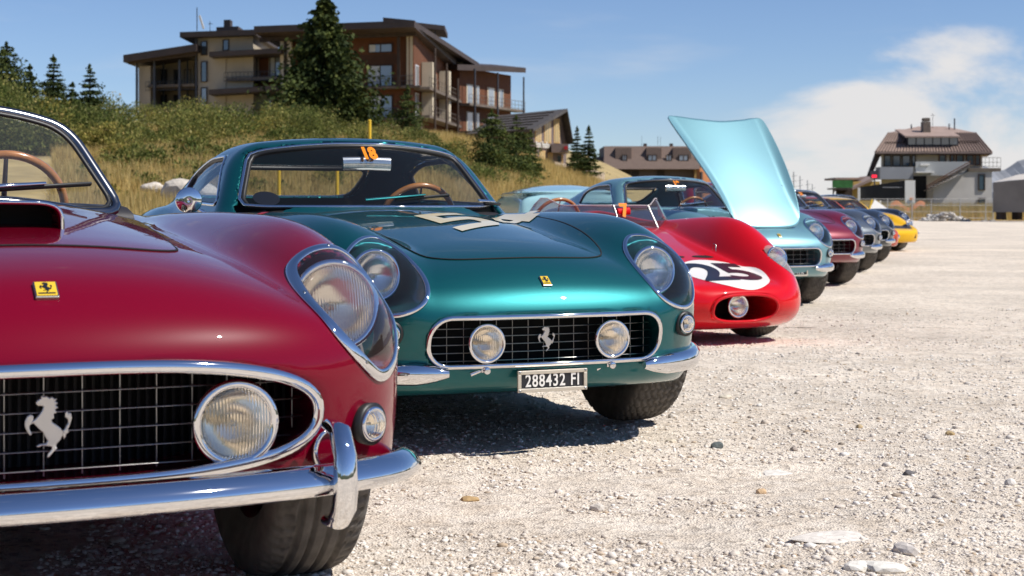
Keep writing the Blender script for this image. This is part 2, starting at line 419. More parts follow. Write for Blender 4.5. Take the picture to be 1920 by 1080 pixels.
def resample(poly, n):
    p = np.vstack([poly, poly[:1]]); s = np.r_[0, np.cumsum(np.linalg.norm(np.diff(p, axis=0), axis=1))]
    q = np.linspace(0, s[-1], n, endpoint=False); return np.stack([np.interp(q, s, p[:, k]) for k in range(p.shape[1])], 1)
def convex(pts, k):
    """smooth convex polygon distance in 2D from corner points (counter-clockwise)"""
    pts = np.asarray(pts, float); n = len(pts); H = []
    for i in range(n):
        a, b = pts[i], pts[(i + 1) % n]; t = (b - a) / np.linalg.norm(b - a); H.append((t[1], -t[0], -(a[0] * t[1] - a[1] * t[0])))
    def f(x, y):
        r = None
        for a, b, c in H:
            q = a * x + b * y + c; r = q if r is None else smax(r, q, k)
        return r
    return f
def closedspline(pts, n=64):
    """closed Catmull-Rom through 2D points"""
    p = np.asarray(pts, float); m = len(p); out = []
    for i in range(m):
        a, b, c, d = p[i - 1], p[i], p[(i + 1) % m], p[(i + 2) % m]
        for t in np.linspace(0, 1, max(2, n // m), endpoint=False):
            out.append(.5 * (2*b + (c-a)*t + (2*a-5*b+4*c-d)*t*t + (-a+3*b-3*c+d)*t**3))
    return np.array(out)
def polysdf(poly):
    """signed distance to a closed 2D polygon, as a bilinear lookup table"""
    p = np.asarray(poly, float); lo = p.min(0) - .15; hi = p.max(0) + .15; st = .004
    gx = np.arange(lo[0], hi[0], st); gy = np.arange(lo[1], hi[1], st); X, Y = np.meshgrid(gx, gy, indexing='ij')
    D = np.full(X.shape, 9.0); ins = np.zeros(X.shape, bool); m = len(p)
    for i in range(m):
        a = p[i]; b = p[(i + 1) % m]; e = b - a; L2 = max((e * e).sum(), 1e-12)
        t = np.clip(((X - a[0]) * e[0] + (Y - a[1]) * e[1]) / L2, 0, 1)
        D = np.minimum(D, np.hypot(X - a[0] - t * e[0], Y - a[1] - t * e[1]))
        if a[1] != b[1]:
            cr = ((a[1] > Y) != (b[1] > Y)) & (X < (b[0] - a[0]) * (Y - a[1]) / (b[1] - a[1]) + a[0]); ins ^= cr
    D = np.where(ins, -D, D).astype(np.float32); nx, ny = D.shape
    def f(x, y):
        qx = (x - lo[0]) / st; qy = (y - lo[1]) / st; ox = np.clip(qx, 0, nx - 1.01); oy = np.clip(qy, 0, ny - 1.01)
        i = ox.astype(np.int32); j = oy.astype(np.int32); s = ox - i; t = oy - j
        d = (D[i, j] * (1-s) + D[i+1, j] * s) * (1-t) + (D[i, j+1] * (1-s) + D[i+1, j+1] * s) * t
        return d + (np.abs(qx - ox) + np.abs(qy - oy)) * st
    return f
def text_mesh(body, size=1.0, bold=0.0, depth=0.0, L=None, shear=0.0, space=1.0):
    """flat lettering; with L returns grid-cut 2D verts + faces, else a mesh"""
    c = bpy.data.curves.new('txt', 'FONT'); c.body = body; c.size = size; c.align_x = 'CENTER'; c.align_y = 'CENTER'
    c.offset = bold; c.extrude = depth; c.shear = shear; c.space_character = space; c.resolution_u = 5
    o = bpy.data.objects.new('txt', c); COL.objects.link(o)
    me = bpy.data.meshes.new_from_object(o.evaluated_get(bpy.context.evaluated_depsgraph_get()))
    bpy.data.objects.remove(o); bpy.data.curves.remove(c)
    if L is None: me.materials.clear(); return me
    bm = bmesh.new(); bm.from_mesh(me); bpy.data.meshes.remove(me); return _grid(bm, L)
def place(root, tx, tz, yaw, dz=0.0):
    root.location = (tx, tz, dz); root.rotation_euler = (0, 0, math.radians(yaw - 90)); return root
# ------------------------------------------------------------------ shared car pieces
CACHE = {}
def cached(key, fn):
    if key not in CACHE: CACHE[key] = fn()
    return CACHE[key]
def ccw(p):
    p = np.asarray(p, float); a = np.roll(p, -1, 0); return p if (p[:,0]*a[:,1]-a[:,0]*p[:,1]).sum() > 0 else p[::-1]
def tyre_mesh(R, w, kind):
    nt = 264 if kind != 'plain' else 72; prof = []
    rim = R * .60; hw = w / 2
    for t in np.linspace(0, 1, 15): prof.append((-hw * (.72 + .34 * math.sin(math.pi * min(1, t * .62 + .1))) , rim + (R - .016 - rim) * t))
    ns = 46 if kind != 'plain' else 8
    tread = [(y, R - .014 * (abs(y) / (hw * .95)) ** 4) for y in np.linspace(-hw * .95, hw * .95, ns)]
    prof = prof[:-1] + tread + [(-a, r) for a, r in prof[:-1][::-1]]
    prof = np.array(prof); m = len(prof); th = np.linspace(0, 2 * np.pi, nt, endpoint=False)
    T, Y = np.meshgrid(th, prof[:, 0]); Rr = np.repeat(prof[:, 1:2], nt, 1).copy()
    isT = np.zeros(m, bool); isT[14:14 + ns] = True
    if kind == 'zigzag':
        tri = lambda q: 2 * np.abs(q - np.floor(q + .5))
        q = (Y + .010 * (tri(T * 44 / (2 * np.pi)) - .5)) / .0255 + .5
        row = np.floor(q); g1 = np.abs(q - np.round(q)) < .075
        s = T * 44 / (2 * np.pi) + .5 * (row % 2) + (Y / .0255) * .35; g2 = np.abs(s - np.round(s)) < .085
        gro = (g1 | g2)
    elif kind == 'rib':
        gro = np.zeros_like(T, bool)
        for c in (-.052, -.018, .018, .052): gro |= np.abs(Y - c) < .0055
        s = T * 62 / (2 * np.pi) + np.abs(Y) * 9; gro |= (np.abs(s - np.round(s)) < .10) & (np.abs(Y) > .062)
    else: gro = np.zeros_like(T, bool)
    Rr = Rr - np.where(gro & isT[:, None], .009, 0)
    V = np.stack([Rr * np.cos(T), Y, Rr * np.sin(T)], -1).reshape(-1, 3)
    i, k = np.meshgrid(np.arange(m - 1), np.arange(nt), indexing='ij'); k2 = (k + 1) % nt
    F = np.stack([i * nt + k, (i + 1) * nt + k, (i + 1) * nt + k2, i * nt + k2], -1).reshape(-1, 4)
    return mesh('tyre', V, F, kind != 'zigzag')
def rim_mesh(R, w):
    b = MB(); hw = w / 2
    b.lathe([(-hw*.8, R*.62), (-hw*.75, R*.58), (-.02, R*.54), (.02, R*.52), (hw*.7, R*.57), (hw*.84, R*.62)], 'y', 40)
    b.lathe([(hw*.2, R*.53), (hw*.42, R*.40), (hw*.30, R*.26), (hw*.62, R*.15), (hw*.62, .001)], 'y', 40)
    for k in range(10):
        a = 2 * math.pi * k / 10; c, s = math.cos(a), math.sin(a)
        b.tube([(c*R*.22, hw*.4, s*R*.22), (c*R*.54, hw*.35, s*R*.54)], .014, 6)
    return b.mesh('wheel')
def hub_mesh(w):
    b = MB(); hw = w / 2
    b.lathe([(hw*.55, .045), (hw*.9, .04), (hw*1.0, .025), (hw*1.0, .001)], 'y', 24)
    for k in range(3):
        a = 2 * math.pi * k / 3; b.tube([(0, hw*.92, 0), (math.cos(a)*.085, hw*.98, math.sin(a)*.085)], [.016, .010], 8)
    return b.mesh('knock_off_hub')
def add_wheel(root, x, y, R=.33, w=.20, kind='zigzag', steer=0, rimm=STEEL, wz=0.0):
    me = cached(('rim', R, w), lambda: rim_mesh(R, w)); o = obj('wheel', me, rimm, root, (x, y, R + wz))
    o.rotation_euler = (0, 0, math.radians(steer) + (0 if y > 0 else math.pi))
    obj('tyre', cached(('tyre', R, w, kind), lambda: tyre_mesh(R, w, kind)), RUBBER, o)
    obj('knock_off_hub', cached(('hub', w), lambda: hub_mesh(w)), CHROME, o)
def lamp(root, c, r, lensm=LENS, name='headlight', depth=.07, bezel=.010, pitch=0.0, yawd=0.0, bracket=False, bulb=True, house=CHROME):
    """round lamp facing +x: bowl, lens, bezel ring, bulb"""
    def bowl():
        b = MB(); b.lathe([(-depth*1.15, .002), (-depth*1.1, r*.45), (-depth*.7, r*.82), (-.012, r*1.0), (0.0, r*1.01), (.004, r*.97), (-.004, r*.93),
                           (-depth*.35, r*.80), (-depth*.7, r*.5), (-depth*.82, .002)], 'x', 40); return b.mesh('bowl')
    def lens():
        b = MB(); b.lathe([(.002, r*.955), (.010, r*.85), (.017, r*.6), (.021, r*.3), (.022, .001)][::-1], 'x', 48); return b.mesh('lens')
    def ring():
        b = MB(); pts = [(.003, r*math.cos(t), r*math.sin(t)) for t in np.linspace(0, 2*math.pi, 48, endpoint=False)]
        b.tube(pts, bezel, 8, True); return b.mesh('bezel')
    o = obj(name, cached(('bowl', r, depth), bowl), REFLECT, root, c); o.rotation_euler = (0, -math.radians(pitch), math.radians(yawd))
    if bulb:
        def bl():
            b = MB(); b.lathe([(-depth*.75, r*.10), (-depth*.3, r*.14), (-depth*.1, r*.12), (-depth*.05, .001)], 'x', 16); return b.mesh('bulb')
        obj('bulb', cached(('bulb', r, depth), bl), mat('bulb_cap', (.5, .48, .42), .2, 1.0), o)
    obj('lens', cached(('lens', r), lens), lensm, o)
    obj('bezel', cached(('bezel', r, bezel), ring), CHROME, o)
    if bracket:
        def br():
            b = MB(); b.box(-.035, -.012, -.010, .010, -r*1.42, -r*.85); b.box(-.04, -.004, -.016, .016, -r*1.62, -r*1.38)
            b.lathe([(-.012, .001), (-.012, .012), (.010, .012), (.010, .001)], 'x', 12, (0, 0, -r*1.5)); b.tube([(-.02, -.012, -r*1.5), (-.02, -.05, -r*1.72)], .008, 6)
            return b.mesh('bracket')
        bevelmod(obj('bracket', cached(('br', r), br), CHROME, o), .003)
    return o
HORSE = [(203,120),(212,105),(232,95),(232,78),(245,86),(262,84),(275,95),(290,88),(300,100),(320,101),(306,114),(324,127),(308,135),(325,152),(306,158),
 (316,180),(298,182),(303,208),(289,212),(290,226),(310,240),(335,260),(346,276),(356,266),(364,250),(375,234),(372,215),(358,206),(358,182),(370,166),(376,182),(390,180),(396,210),(386,245),
 (375,270),(380,287),(364,297),(363,312),(350,324),(346,300),(335,325),(316,345),(311,360),(319,371),(300,387),(277,414),(262,420),(266,400),(288,376),(288,360),
 (265,356),(240,352),(217,360),(203,352),(225,341),(257,340),(266,325),(250,300),(242,280),(222,262),(203,240),(190,226),(172,240),(174,258),(186,286),(177,295),(163,280),
 (153,258),(146,236),(148,212),(160,188),(178,178),(196,190),(190,212),(203,204),(218,188),(236,163),(244,142),(236,136),(216,137)]
def horse_mesh(h, t):
    p = np.array(HORSE, float); c = (p.min(0) + p.max(0)) / 2; s = h / (p[:,1].max() - p[:,1].min())
    q = [((a - c[0]) * s, -(b - c[1]) * s) for a, b in p]
    bm = bmesh.new(); vs = [bm.verts.new((0, a, b)) for a, b in q]; f = bm.faces.new(vs)
    if f.normal.x > 0: pass
    r = bmesh.ops.extrude_face_region(bm, geom=[f]); bmesh.ops.translate(bm, vec=(t, 0, 0), verts=[e for e in r['geom'] if isinstance(e, bmesh.types.BMVert)])
    bmesh.ops.triangulate(bm, faces=bm.faces[:]); bmesh.ops.recalc_face_normals(bm, faces=bm.faces[:])
    me = bpy.data.meshes.new('horse'); bm.to_mesh(me); bm.free(); return me
def badge(root, field, x, w=.040, l=.055, y=0.0):
    """small enamel nose badge lying on the panel"""
    P, g = onfield(field, [(x, y, 1.3)], (0, 0, -1)); P = Vector(P[0]); n = Vector(g[0]); t = (Vector((1, 0, 0)) - n * n.x).normalized(); s = n.cross(t)
    M = Matrix((t, s, n)).transposed().to_4x4(); M.translation = P
    o = MB().box(-l/2, l/2, -w/2, w/2, -.004, .006).build('nose_badge', STEEL, root); o.matrix_local = M; bevelmod(o, .002)
    MB().box(-l/2+.003, l/2-.003, -w/2+.003, w/2-.003, .0062, .0072).build('badge_enamel', YELLOWP, o)
    hm = cached('tinyhorse', lambda: horse_mesh(.030, .0008)); h = obj('badge_horse', hm, BLACKP, o, (-.003, 0, .0075))
    h.rotation_euler = Matrix(((0, 0, -1), (0, 1, 0), (1, 0, 0))).to_euler()
    MB().box(l/2-.0115, l/2-.0075, -w/2+.006, w/2-.006, .0073, .0077).build('badge_text_band', BLACKP, o)
def plate(root, c, txt, w=.248, h=.064, size=.058, tilt=0):
    o = MB().box(-.006, 0, -w/2, w/2, -h/2, h/2).build('number_plate', BLACKP, root, loc=c); o.rotation_euler = (0, math.radians(tilt), 0)
    fr = MB()
    for a in ((-w/2, w/2, h/2-.009, h/2+.004), (-w/2, w/2, -h/2-.004, -h/2+.009)): fr.box(-.003, .006, a[0]-.004, a[1]+.004, a[2], a[3])
    for a in ((-w/2-.004, -w/2+.009), (w/2-.009, w/2+.004)): fr.box(-.0028, .0058, a[0], a[1], -h/2+.009, h/2-.009)
    bevelmod(fr.build('plate_frame', mat('plate_frame_metal', (.72, .66, .55), .3, .7), o), .002)
    me = text_mesh(txt, size, .0009, .0012, space=1.14); t = obj('plate_lettering', me, WHITEP, o, (.002, 0, 0)); t.rotation_euler = (math.pi/2, 0, math.pi/2); t.scale = (.76, 1.0, 1)
    def scr(): q = MB(); q.lathe([(.0058, .005), (.0075, .004), (.0078, .0005)], 'x', 10); return q.mesh('plate_screw')
    for sy in (-1, 1):
        for sz in (-1, 1): obj('plate_screw', cached('scr', scr), STEEL, o, (0, sy*(w/2-.003), sz*(h/2-.001)))
def torus(c, R, r, axis, n=56, k=10):
    M = Vector(axis).normalized().to_track_quat('Z', 'Y').to_matrix()
    return [Vector(c) + M @ Vector((R*math.cos(t), R*math.sin(t), 0)) for t in np.linspace(0, 2*math.pi, n, endpoint=False)]
def steering(root, c, R=.19, tilt=(-.93, 0, .38), m=WOOD):
    b = MB(); b.tube(torus(c, R, .013, tilt), .0135, 10, True); o = b.build('steering_wheel', m, root)
    s = MB(); M = Vector(tilt).normalized().to_track_quat('Z', 'Y').to_matrix()
    for a in (90, 210, 330):
        t = math.radians(a); d = M @ Vector((math.cos(t), math.sin(t), 0)); s.tube([Vector(c), Vector(c) + d * R], [.014, .009], 6, r2=[.004, .004])
    s.tube([Vector(c), Vector(c) - Vector(tilt).normalized() * .35], .02, 8); s.build('wheel_spokes', STEEL, o)
def seat(root, x, y, m=INTERIOR, z=.30, top=.86):
    def mk():
        b = MB(); b.tube([(.0, 0, .10), (.12, 0, .11), (.30, 0, .12), (.42, 0, .11)], [.10, .21, .22, .19], 14, up=(0, 0, 1), r2=[.05, .07, .075, .05])
        b.tube([(-.02, 0, .10), (-.07, 0, .25), (-.12, 0, .42), (-.16, 0, .54), (-.17, 0, .60)], [.19, .22, .21, .17, .10], 14, up=(1, 0, 0), r2=[.06, .07, .065, .055, .03])
        return b.mesh('seat')
    obj('seat', cached('seat', mk), m, root, (x, y, z))
def wiper(root, field, base, tip, col=CHROME, rub=True):
    """wiper arm + blade resting on the windscreen between two (y, z) points seen from the front"""
    ys = np.linspace(base[0], tip[0], 9); zs = np.linspace(base[1], tip[1], 9)
    P, g = onfield(field, np.stack([np.full(9, .4), ys, zs], 1), (-1, 0, 0), .030)
    a = MB().tube(P[:7], np.linspace(.009, .005, 7), 6, up=list(map(Vector, g[:7])), r2=.003).build('wiper', col, root)
    t = (P[-1] - P[0]); t /= np.linalg.norm(t); mid = len(P) - 4
    ys2 = np.linspace(ys[3], tip[0] + (tip[0]-base[0]) * .12, 9); zs2 = np.linspace(zs[3], tip[1] + (tip[1]-base[1]) * .12, 9)
    Q, g2 = onfield(field, np.stack([np.full(9, .4), ys2, zs2], 1), (-1, 0, 0), .014)
    MB().tube(Q, .006, 6, up=list(map(Vector, g2)), r2=.009).build('wiper_blade', BLACK, a)
def numbers_on(root, field, txt, y, z, size, m, name, bold=.008, shear=0.0, off=.010):
    V, F = cached(('t', txt, size), lambda: text_mesh(txt, size, bold, L=.03, shear=shear))
    obj(name, patch(field, V, F, (.4, y, z), (0, 1, 0), (0, 0, 1), (-1, 0, 0), off), m, root)

# ------------------------------------------------------------------ the fastback coupe
G = dict(
 zc=spl([.90,.80,.745,.70,.66,.60,.50,.33,.1,-.2,-.5,-.95,-1.6,-2.4,-3.0,-3.35,-3.6],[.30,.44,.535,.597,.635,.678,.722,.762,.795,.832,.860,.890,.90,.90,.84,.76,.62],.035),
 zf=spl([.90,.80,.72,.66,.60,.52,.44,.36,.2,0,-.4,-1.0,-1.5,-2.0,-2.4,-2.8,-3.2,-3.6],[.26,.40,.51,.575,.635,.700,.752,.790,.838,.866,.878,.872,.868,.885,.905,.88,.80,.62],.035),
 yf=spl([.8,.5,.2,-.5,-1.5,-2.4,-3.4],[.46,.525,.565,.60,.62,.62,.55],.06),
 W=spl([.80,.65,.5,.33,.1,-.2,-.8,-1.5,-2.4,-3.0,-3.6],[.60,.675,.715,.748,.780,.795,.790,.795,.815,.77,.66],.06),
 xn=spl([.10,.2,.28,.36,.46,.54,.62,.9],[.42,.555,.640,.685,.712,.728,.730,.72],.03),
 zb=spl([.8,.5,0,-1,-3,-3.6],[.285,.27,.20,.19,.22,.30],.06))
MOUTH_Z = .455
def mouth2(y, z):  # grille opening, front view: a long rounded slot
    qy = np.abs(y) - (.428 - .072); qz = np.abs(z - MOUTH_Z) - .008
    return np.sqrt(np.maximum(qy, 0)**2 + np.maximum(qz, 0)**2) - .072 + np.minimum(np.maximum(qy, qz), 0)
def slot_w(z): d = max(abs(z - MOUTH_Z) - .008, 0); return .356 + math.sqrt(max(.072**2 - d*d, 0))
def slot_h(y): d = max(abs(y) - .356, 0); return .008 + math.sqrt(max(.072**2 - d*d, 0))
HL = closedspline([(.515,.548),(.440,.585),(.408,.655),(.425,.735),(.485,.788),(.560,.785),(.625,.735),(.655,.660),(.645,.590),(.590,.550)], 80)
hl2 = polysdf(HL)
def g_body(x, y, z):
    a = np.abs(y); y2 = a * a
    hood = G['zc'](x) - .20 * y2
    fe = G['zf'](x) - 1.9 * (a - G['yf'](x))**2
    d = (z - smax(hood, fe, .045)) * .92
    d = smax(d, a - G['W'](x) + .42 * (z - .50)**2, .17)
    d = smax(d, x - (G['xn'](z) - .19 * y2 - 1.55 * y2**3), .075)
    d = smax(d, -3.50 + .25 * y2 + .25 * (z - .5)**2 - x, .10)
    return smax(d, G['zb'](x) - z, .05)
ROOF = spl([-.7,-1.0,-1.25,-1.5,-1.75,-2.1,-2.5,-2.9,-3.25,-3.5],[1.13,1.165,1.197,1.214,1.208,1.155,1.045,.925,.82,.74],.06)
def g_cabin(x, y, z):
    a = np.abs(y); y2 = a * a
    d = z - (ROOF(x) - .16 * y2)
    d = smax(d, (a - (.664 - .46 * (z - .88) - .10 * np.clip((-1.7 - x), 0, 1.2)**1.3)) * .9, .11)
    d = smax(d, (x - (-.895 - 1.20 * (z - .90) - .66 * y2)) * .62, .04)
    return smax(d, .70 - z, .03)
WS = convex(ccw([(-.590,.900),(.590,.900),(.490,1.136),(.24,1.178),(-.24,1.178),(-.490,1.136)]), .035)
SW = convex(ccw([(-1.24,.905),(-2.10,.93),(-2.06,1.06),(-1.86,1.118),(-1.52,1.125)]), .03)
RW = convex(ccw([(-.44,.955),(.44,.955),(.39,1.105),(-.39,1.105)]), .05)
def g_uncut(x, y, z): return smin(g_body(x, y, z), g_cabin(x, y, z), .035)
def arch(x, y, z, xs, zc=.36, r=.385, yi=.46):
    d = 9.0
    for x0 in xs: d = np.minimum(d, np.sqrt((x - x0)**2 + (z - zc)**2) - r)
    return np.maximum(d, yi - np.abs(y))
def g_full(x, y, z):
    b = g_uncut(x, y, z); a = np.abs(y)
    inner = smin(g_cabin(x, y, z) + .030, np.maximum(np.maximum(np.abs(x + 1.62) - .62, a - .60), np.abs(z - .60) - .30), .02)
    b = smax(b, -inner, .012)
    b = smax(b, -np.maximum(WS(y, z), -1.75 - x), .010)
    b = smax(b, -np.maximum(SW(x, z), .2 - a), .010)
    b = smax(b, -np.maximum(RW(y, z), x + 2.12), .010)
    b = smax(b, -np.maximum(mouth2(y, z), .42 - x), .012)
    b = smax(b, -smax(hl2(a, z) + .007, .36 + .25 * (z - .66) - x, .02), .008)
    return smax(b, -arch(x, y, z, (0, -2.4)), .014)
BON = closedspline([(.500,0),(.492,.16),(.462,.275),(.39,.345),(.25,.385),(0,.425),(-.35,.475),(-.72,.515),(-.895,.515),(-.925,.44),(-.865,.25),(-.825,0),
                    (-.865,-.25),(-.925,-.44),(-.895,-.515),(-.72,-.515),(-.35,-.475),(0,-.425),(.25,-.385),(.39,-.345),(.462,-.275),(.492,-.16)], 132)
def body_mesh(field, lo, hi, h, drop=None):
    P, Q, N = surfnet(field, lo, hi, h)
    if drop is not None:
        c = P[Q].mean(1); Q = Q[~drop(c)]
        u = np.unique(Q); re = np.zeros(len(P), np.int64); re[u] = np.arange(len(u)); P, N, Q = P[u], N[u], re[Q]
    return mesh('body', P, Q, True, N)
def glasspane(root, name, field, sdf, c, frame, m, trim=.007, inset=.0, L=.04, off=-.012, trimm=CHROME, n=72):
    """pane filling an opening of the field + bright trim round it"""
    ol = resample(outline(sdf, c, 120), n); o, u, v, d = frame
    key = ('pane', name, tuple(o), field.__name__)
    def mk(): V, F = cutgrid([ol], L); return patch(field, V, F, o, u, v, d, off, name)
    ob = obj(name, cached(key, mk), m, root)
    if trim:
        def tr():
            O = np.array(o)[None] + ol[:, :1] * np.array(u) + ol[:, 1:2] * np.array(v); P, g = onfield(field, O, np.array(d, float), .000)
            b = MB(); b.tube(P, trim, 8, True, up=list(map(Vector, g)), r2=trim * .6); return b.mesh('window_trim')
        obj('window_trim', cached(key + ('t',), tr), trimm, ob)
        def sl_():
            cc = np.array(c); q = (ol - cc) * .982 + cc; O = np.array(o)[None] + q[:, :1] * np.array(u) + q[:, 1:2] * np.array(v); P, g = onfield(field, O, np.array(d, float), -.012)
            b = MB(); b.tube(P, .012, 8, True, up=list(map(Vector, g)), r2=.012); return b.mesh('rubber_seal')
        obj('rubber_seal', cached(key + ('s',), sl_), BLACK, ob)
    return ob
def panel(ol, field, off, ncol=61, nrow=56):
    """bonnet skin: columns across the car, each running from the rear edge to the front edge of the outline"""
    hw = ol[:, 1].max() - .0008; V = []
    p = np.vstack([ol, ol[:1]])
    for y in hw * np.sin(np.linspace(-math.pi/2, math.pi/2, ncol)):
        a, b = p[:-1], p[1:]; m = (a[:, 1] > y) != (b[:, 1] > y); t = (y - a[m, 1]) / (b[m, 1] - a[m, 1]); xs = a[m, 0] + t * (b[m, 0] - a[m, 0])
        for x in np.linspace(xs.min(), xs.max(), nrow): V.append((x, y, 1.3))
    P, g = onfield(field, np.array(V), (0, 0, -1), off); i, j = np.meshgrid(np.arange(ncol-1), np.arange(nrow-1), indexing='ij')
    F = np.stack([i*nrow+j, i*nrow+j+1, (i+1)*nrow+j+1, (i+1)*nrow+j], -1).reshape(-1, 4)
    return mesh('panel', P, F, True, g)
def coupe(label, paintm, screen=None, platetxt=None, detail=2, bonnet='closed', interior=INTERIOR, wood=WOOD, tread='zigzag', group=None, fogs=False, wipers=True, wz=0.0, platey=0.0):
    root = empty('sports_coupe'); tag(root, label, 'car', group)
    h = .0145
    lo, hi = (-3.62, -.87, .10), (.80, .87, 1.26)
    if bonnet == 'closed': me = cached('g_body', lambda: body_mesh(g_full, lo, hi, h))
    else:
        bs = polysdf(BON)
        def mk():
            return body_mesh(lambda x, y, z: smax(g_full(x, y, z), -np.maximum(bs(x, y) + .012, .40 - z), .008), lo, hi, .0165)
        me = cached('g_body_open', mk)
    obj('body', me, paintm, root)
    # bonnet panel, shut line
    def bp(): return panel(BON, g_body, .003)
    if bonnet == 'closed':
        bo = obj('bonnet', cached('bonnet', bp), paintm, root)
        def shut():
            q = resample(BON, 160); P, g = onfield(g_body, np.c_[q, np.full(160, 1.3)], (0, 0, -1), .0018); b = MB(); b.tube(P, .0036, 6, True, up=list(map(Vector, g)), r2=.0024); return b.mesh('shut_line')
        obj('bonnet_shut_line', cached('shut', shut), DARK, bo)
    else:
        piv = (.44, 0, .715); ang = math.radians(-bonnet)
        bo = obj('raised_bonnet', cached('bonnet_r', lambda: bp()), paintm, root)
        for vtx in bo.data.vertices: vtx.co = vtx.co - Vector(piv)
        bo.location = (piv[0] + .045, piv[1], piv[2] + .03); bo.rotation_euler = (0, -ang, 0)
        s = bo.modifiers.new('thickness', 'SOLIDIFY'); s.thickness = .014; s.offset = -1
        st = MB(); st.tube([(.30, .30, .70), (.20, .33, 1.10)], .006, 6); st.build('bonnet_stay', STEEL, root)
        e = MB(); e.box(-.85, .36, -.44, .44, .41, .44); e.build('engine_bay_floor', BLACK, root)
        e = MB()
        for s_ in (-1, 1):
            e.tube([(.28, s_*.14, .60), (-.5, s_*.14, .62)], .075, 12)
            for k in range(3): e.lathe([(.62, .05), (.72, .05), (.75, .035)], 'z', 14, (.1 - k * .26, s_*.05, 0))
        e.box(-.6, .3, -.2, .2, .44, .58); e.build('engine', mat('engine_metal', (.16, .16, .15), .4, .8), root)
    # grille
    gz, gx = MOUTH_Z, .615
    rim = resample(outline(mouth2, (0, gz), 400), 140)
    def ring():
        P, g = onfield(lambda x, y, z: g_body(x, y, z), np.c_[np.full(140, 1.2), rim], (-1, 0, 0), .002)
        b = MB(); b.tube(P, .009, 8, True, up=list(map(Vector, g)), r2=.008); return b.mesh('grille_surround')
    gr = obj('grille_surround', cached('g_ring', ring), CHROME, root)
    def back():
        V, F = cutgrid([rim * [1.06, 1.0] + [0, 0]], .2); return mesh('b', np.c_[np.full(len(V), .47) - .15 * V[:, 0]**2, V], F)
    obj('grille_backing', cached('g_back', back), DARK, gr)
    hw, hh = slot_w, slot_h
    nb = 7 if detail > 1 else 5; nv = 15 if detail > 1 else 11
    def xg(y): return .640 - .17 * y * y - 1.0 * y**6
    for k in range(nb - 1):
        z = gz - .080 + (k + .5) * .160 / (nb - 1); w = hw(z) - .004
        def mk(): 
            b = MB(); b.tube([(xg(y), y, z) for y in np.linspace(-w, w, 15)], .0016, 6, up=(1, 0, 0), r2=.006); return b.mesh('grille_bar')
        obj('grille_bar', cached(('gb', nb, k), mk), STEEL, gr)
    for k in range(nv):
        y = -.40 + .80 * k / (nv - 1); q = hh(y) - .003
        if q < .02: continue
        def mk():
            b = MB(); b.tube([(xg(y) - .008, y, gz - q), (xg(y) - .008, y, gz + q)], .0014, 6); return b.mesh('grille_bar')
        obj('grille_bar', cached(('gv', nv, k), mk), STEEL, gr)
    if detail > 1:
        o = obj('horse_emblem', cached('horse_s', lambda: horse_mesh(.086, .004)), mat('brushed_emblem', (.72, .68, .62), .35, .7), root, (.652, .0, gz)); bevelmod(o, .0016)
    badge(root, g_body, .645, .034, .048)
    # headlights under clear covers
    for s in (-1, 1):
        lamp(root, (.440, s * .530, .668), .082, LENS, 'headlight', .06, .008, pitch=8)
        q = HL * [s, 1]
        def cv(): V, F = cutgrid([q if s > 0 else q[::-1]], .02); return patch(g_body, V, F, (1.0, 0, 0), (0, 1, 0), (0, 0, 1), (-1, 0, 0), .002)
        c = obj('headlight_cover', cached(('cov', s), cv), COVER, root)
        def tr():
            r = resample(q, 90); P, g = onfield(g_body, np.c_[np.full(90, 1.0), r], (-1, 0, 0), .002); b = MB(); b.tube(P, .0085, 8, True, up=list(map(Vector, g)), r2=.005); return b.mesh('cover_trim')
        obj('cover_trim', cached(('covt', s), tr), CHROME, c)
        P, g = onfield(g_body, [(1.0, s * .545, .488)], (-1, 0, 0), .004)
        sg = lamp(root, P[0] + np.array([.016, s*.004, 0]), .028, LENSW if detail > 1 else LENS, 'turn_signal', .02, .005, yawd=s*14)
        def bz():
            b = MB(); b.lathe([(-.022, .042), (-.002, .044), (.0, .036)], 'x', 28); return b.mesh('rubber_seal')
        obj('rubber_seal', cached('seal', bz), BLACK, sg)
        # bumperette
        def bm_():
            ys = np.linspace(.34, .665, 12); A, gA = onfield(g_body, np.c_[np.full(12, 1.0), ys, np.full(12, .362)], (-1, 0, 0), .022)
            xs = np.linspace(.40, .16, 8); B, gB = onfield(g_body, np.c_[xs, np.full(8, 1.1), np.full(8, .365)], (0, -1, 0), .022)
            P = np.vstack([A, B[1:]]); gg = np.vstack([gA, gB[1:]]); P = np.stack([np.convolve(np.pad(P[:, k], 2, 'edge'), np.ones(5)/5, 'valid') for k in range(3)], 1)
            n = len(P); t = np.linspace(0, 1, n); pr = np.clip(np.minimum(t / .22, 1), .12, 1)**.5 * np.clip((1 - t) / .08, .25, 1)**.5
            b = MB(); b.tube(P * [1, s, 1], .037 * pr, 14, up=[Vector((v[0], s*v[1], 0)) for v in gg], r2=.030 * pr); return b.mesh('bumper')
        obj('corner_bumper', cached(('bump', s), bm_), CHROME, root)
        if fogs: lamp(root, (.685, s * .232, .450), .060, LENSW, 'fog_lamp', .06, .007, bracket=True)
        glasspane(root, 'side_window', g_cabin, SW, (-1.7, 1.02), ((0, s*1.1, 0), (1, 0, 0), (0, 0, 1), (0, -s, 0)), WSCREEN, .007)
        add_wheel(root, 0, s * .665, kind=tread, steer=0, wz=wz); add_wheel(root, -2.4, s * .675, kind='plain', wz=wz)
        seat(root, -2.0, s * .30, interior)
        dh = MB(); P, g = onfield(g_body, [(-1.55, s * 1.2, .72), (-1.70, s * 1.2, .72)], (0, -s, 0), .012); dh.tube(P, .008, 8); dh.build('door_handle', CHROME, root)
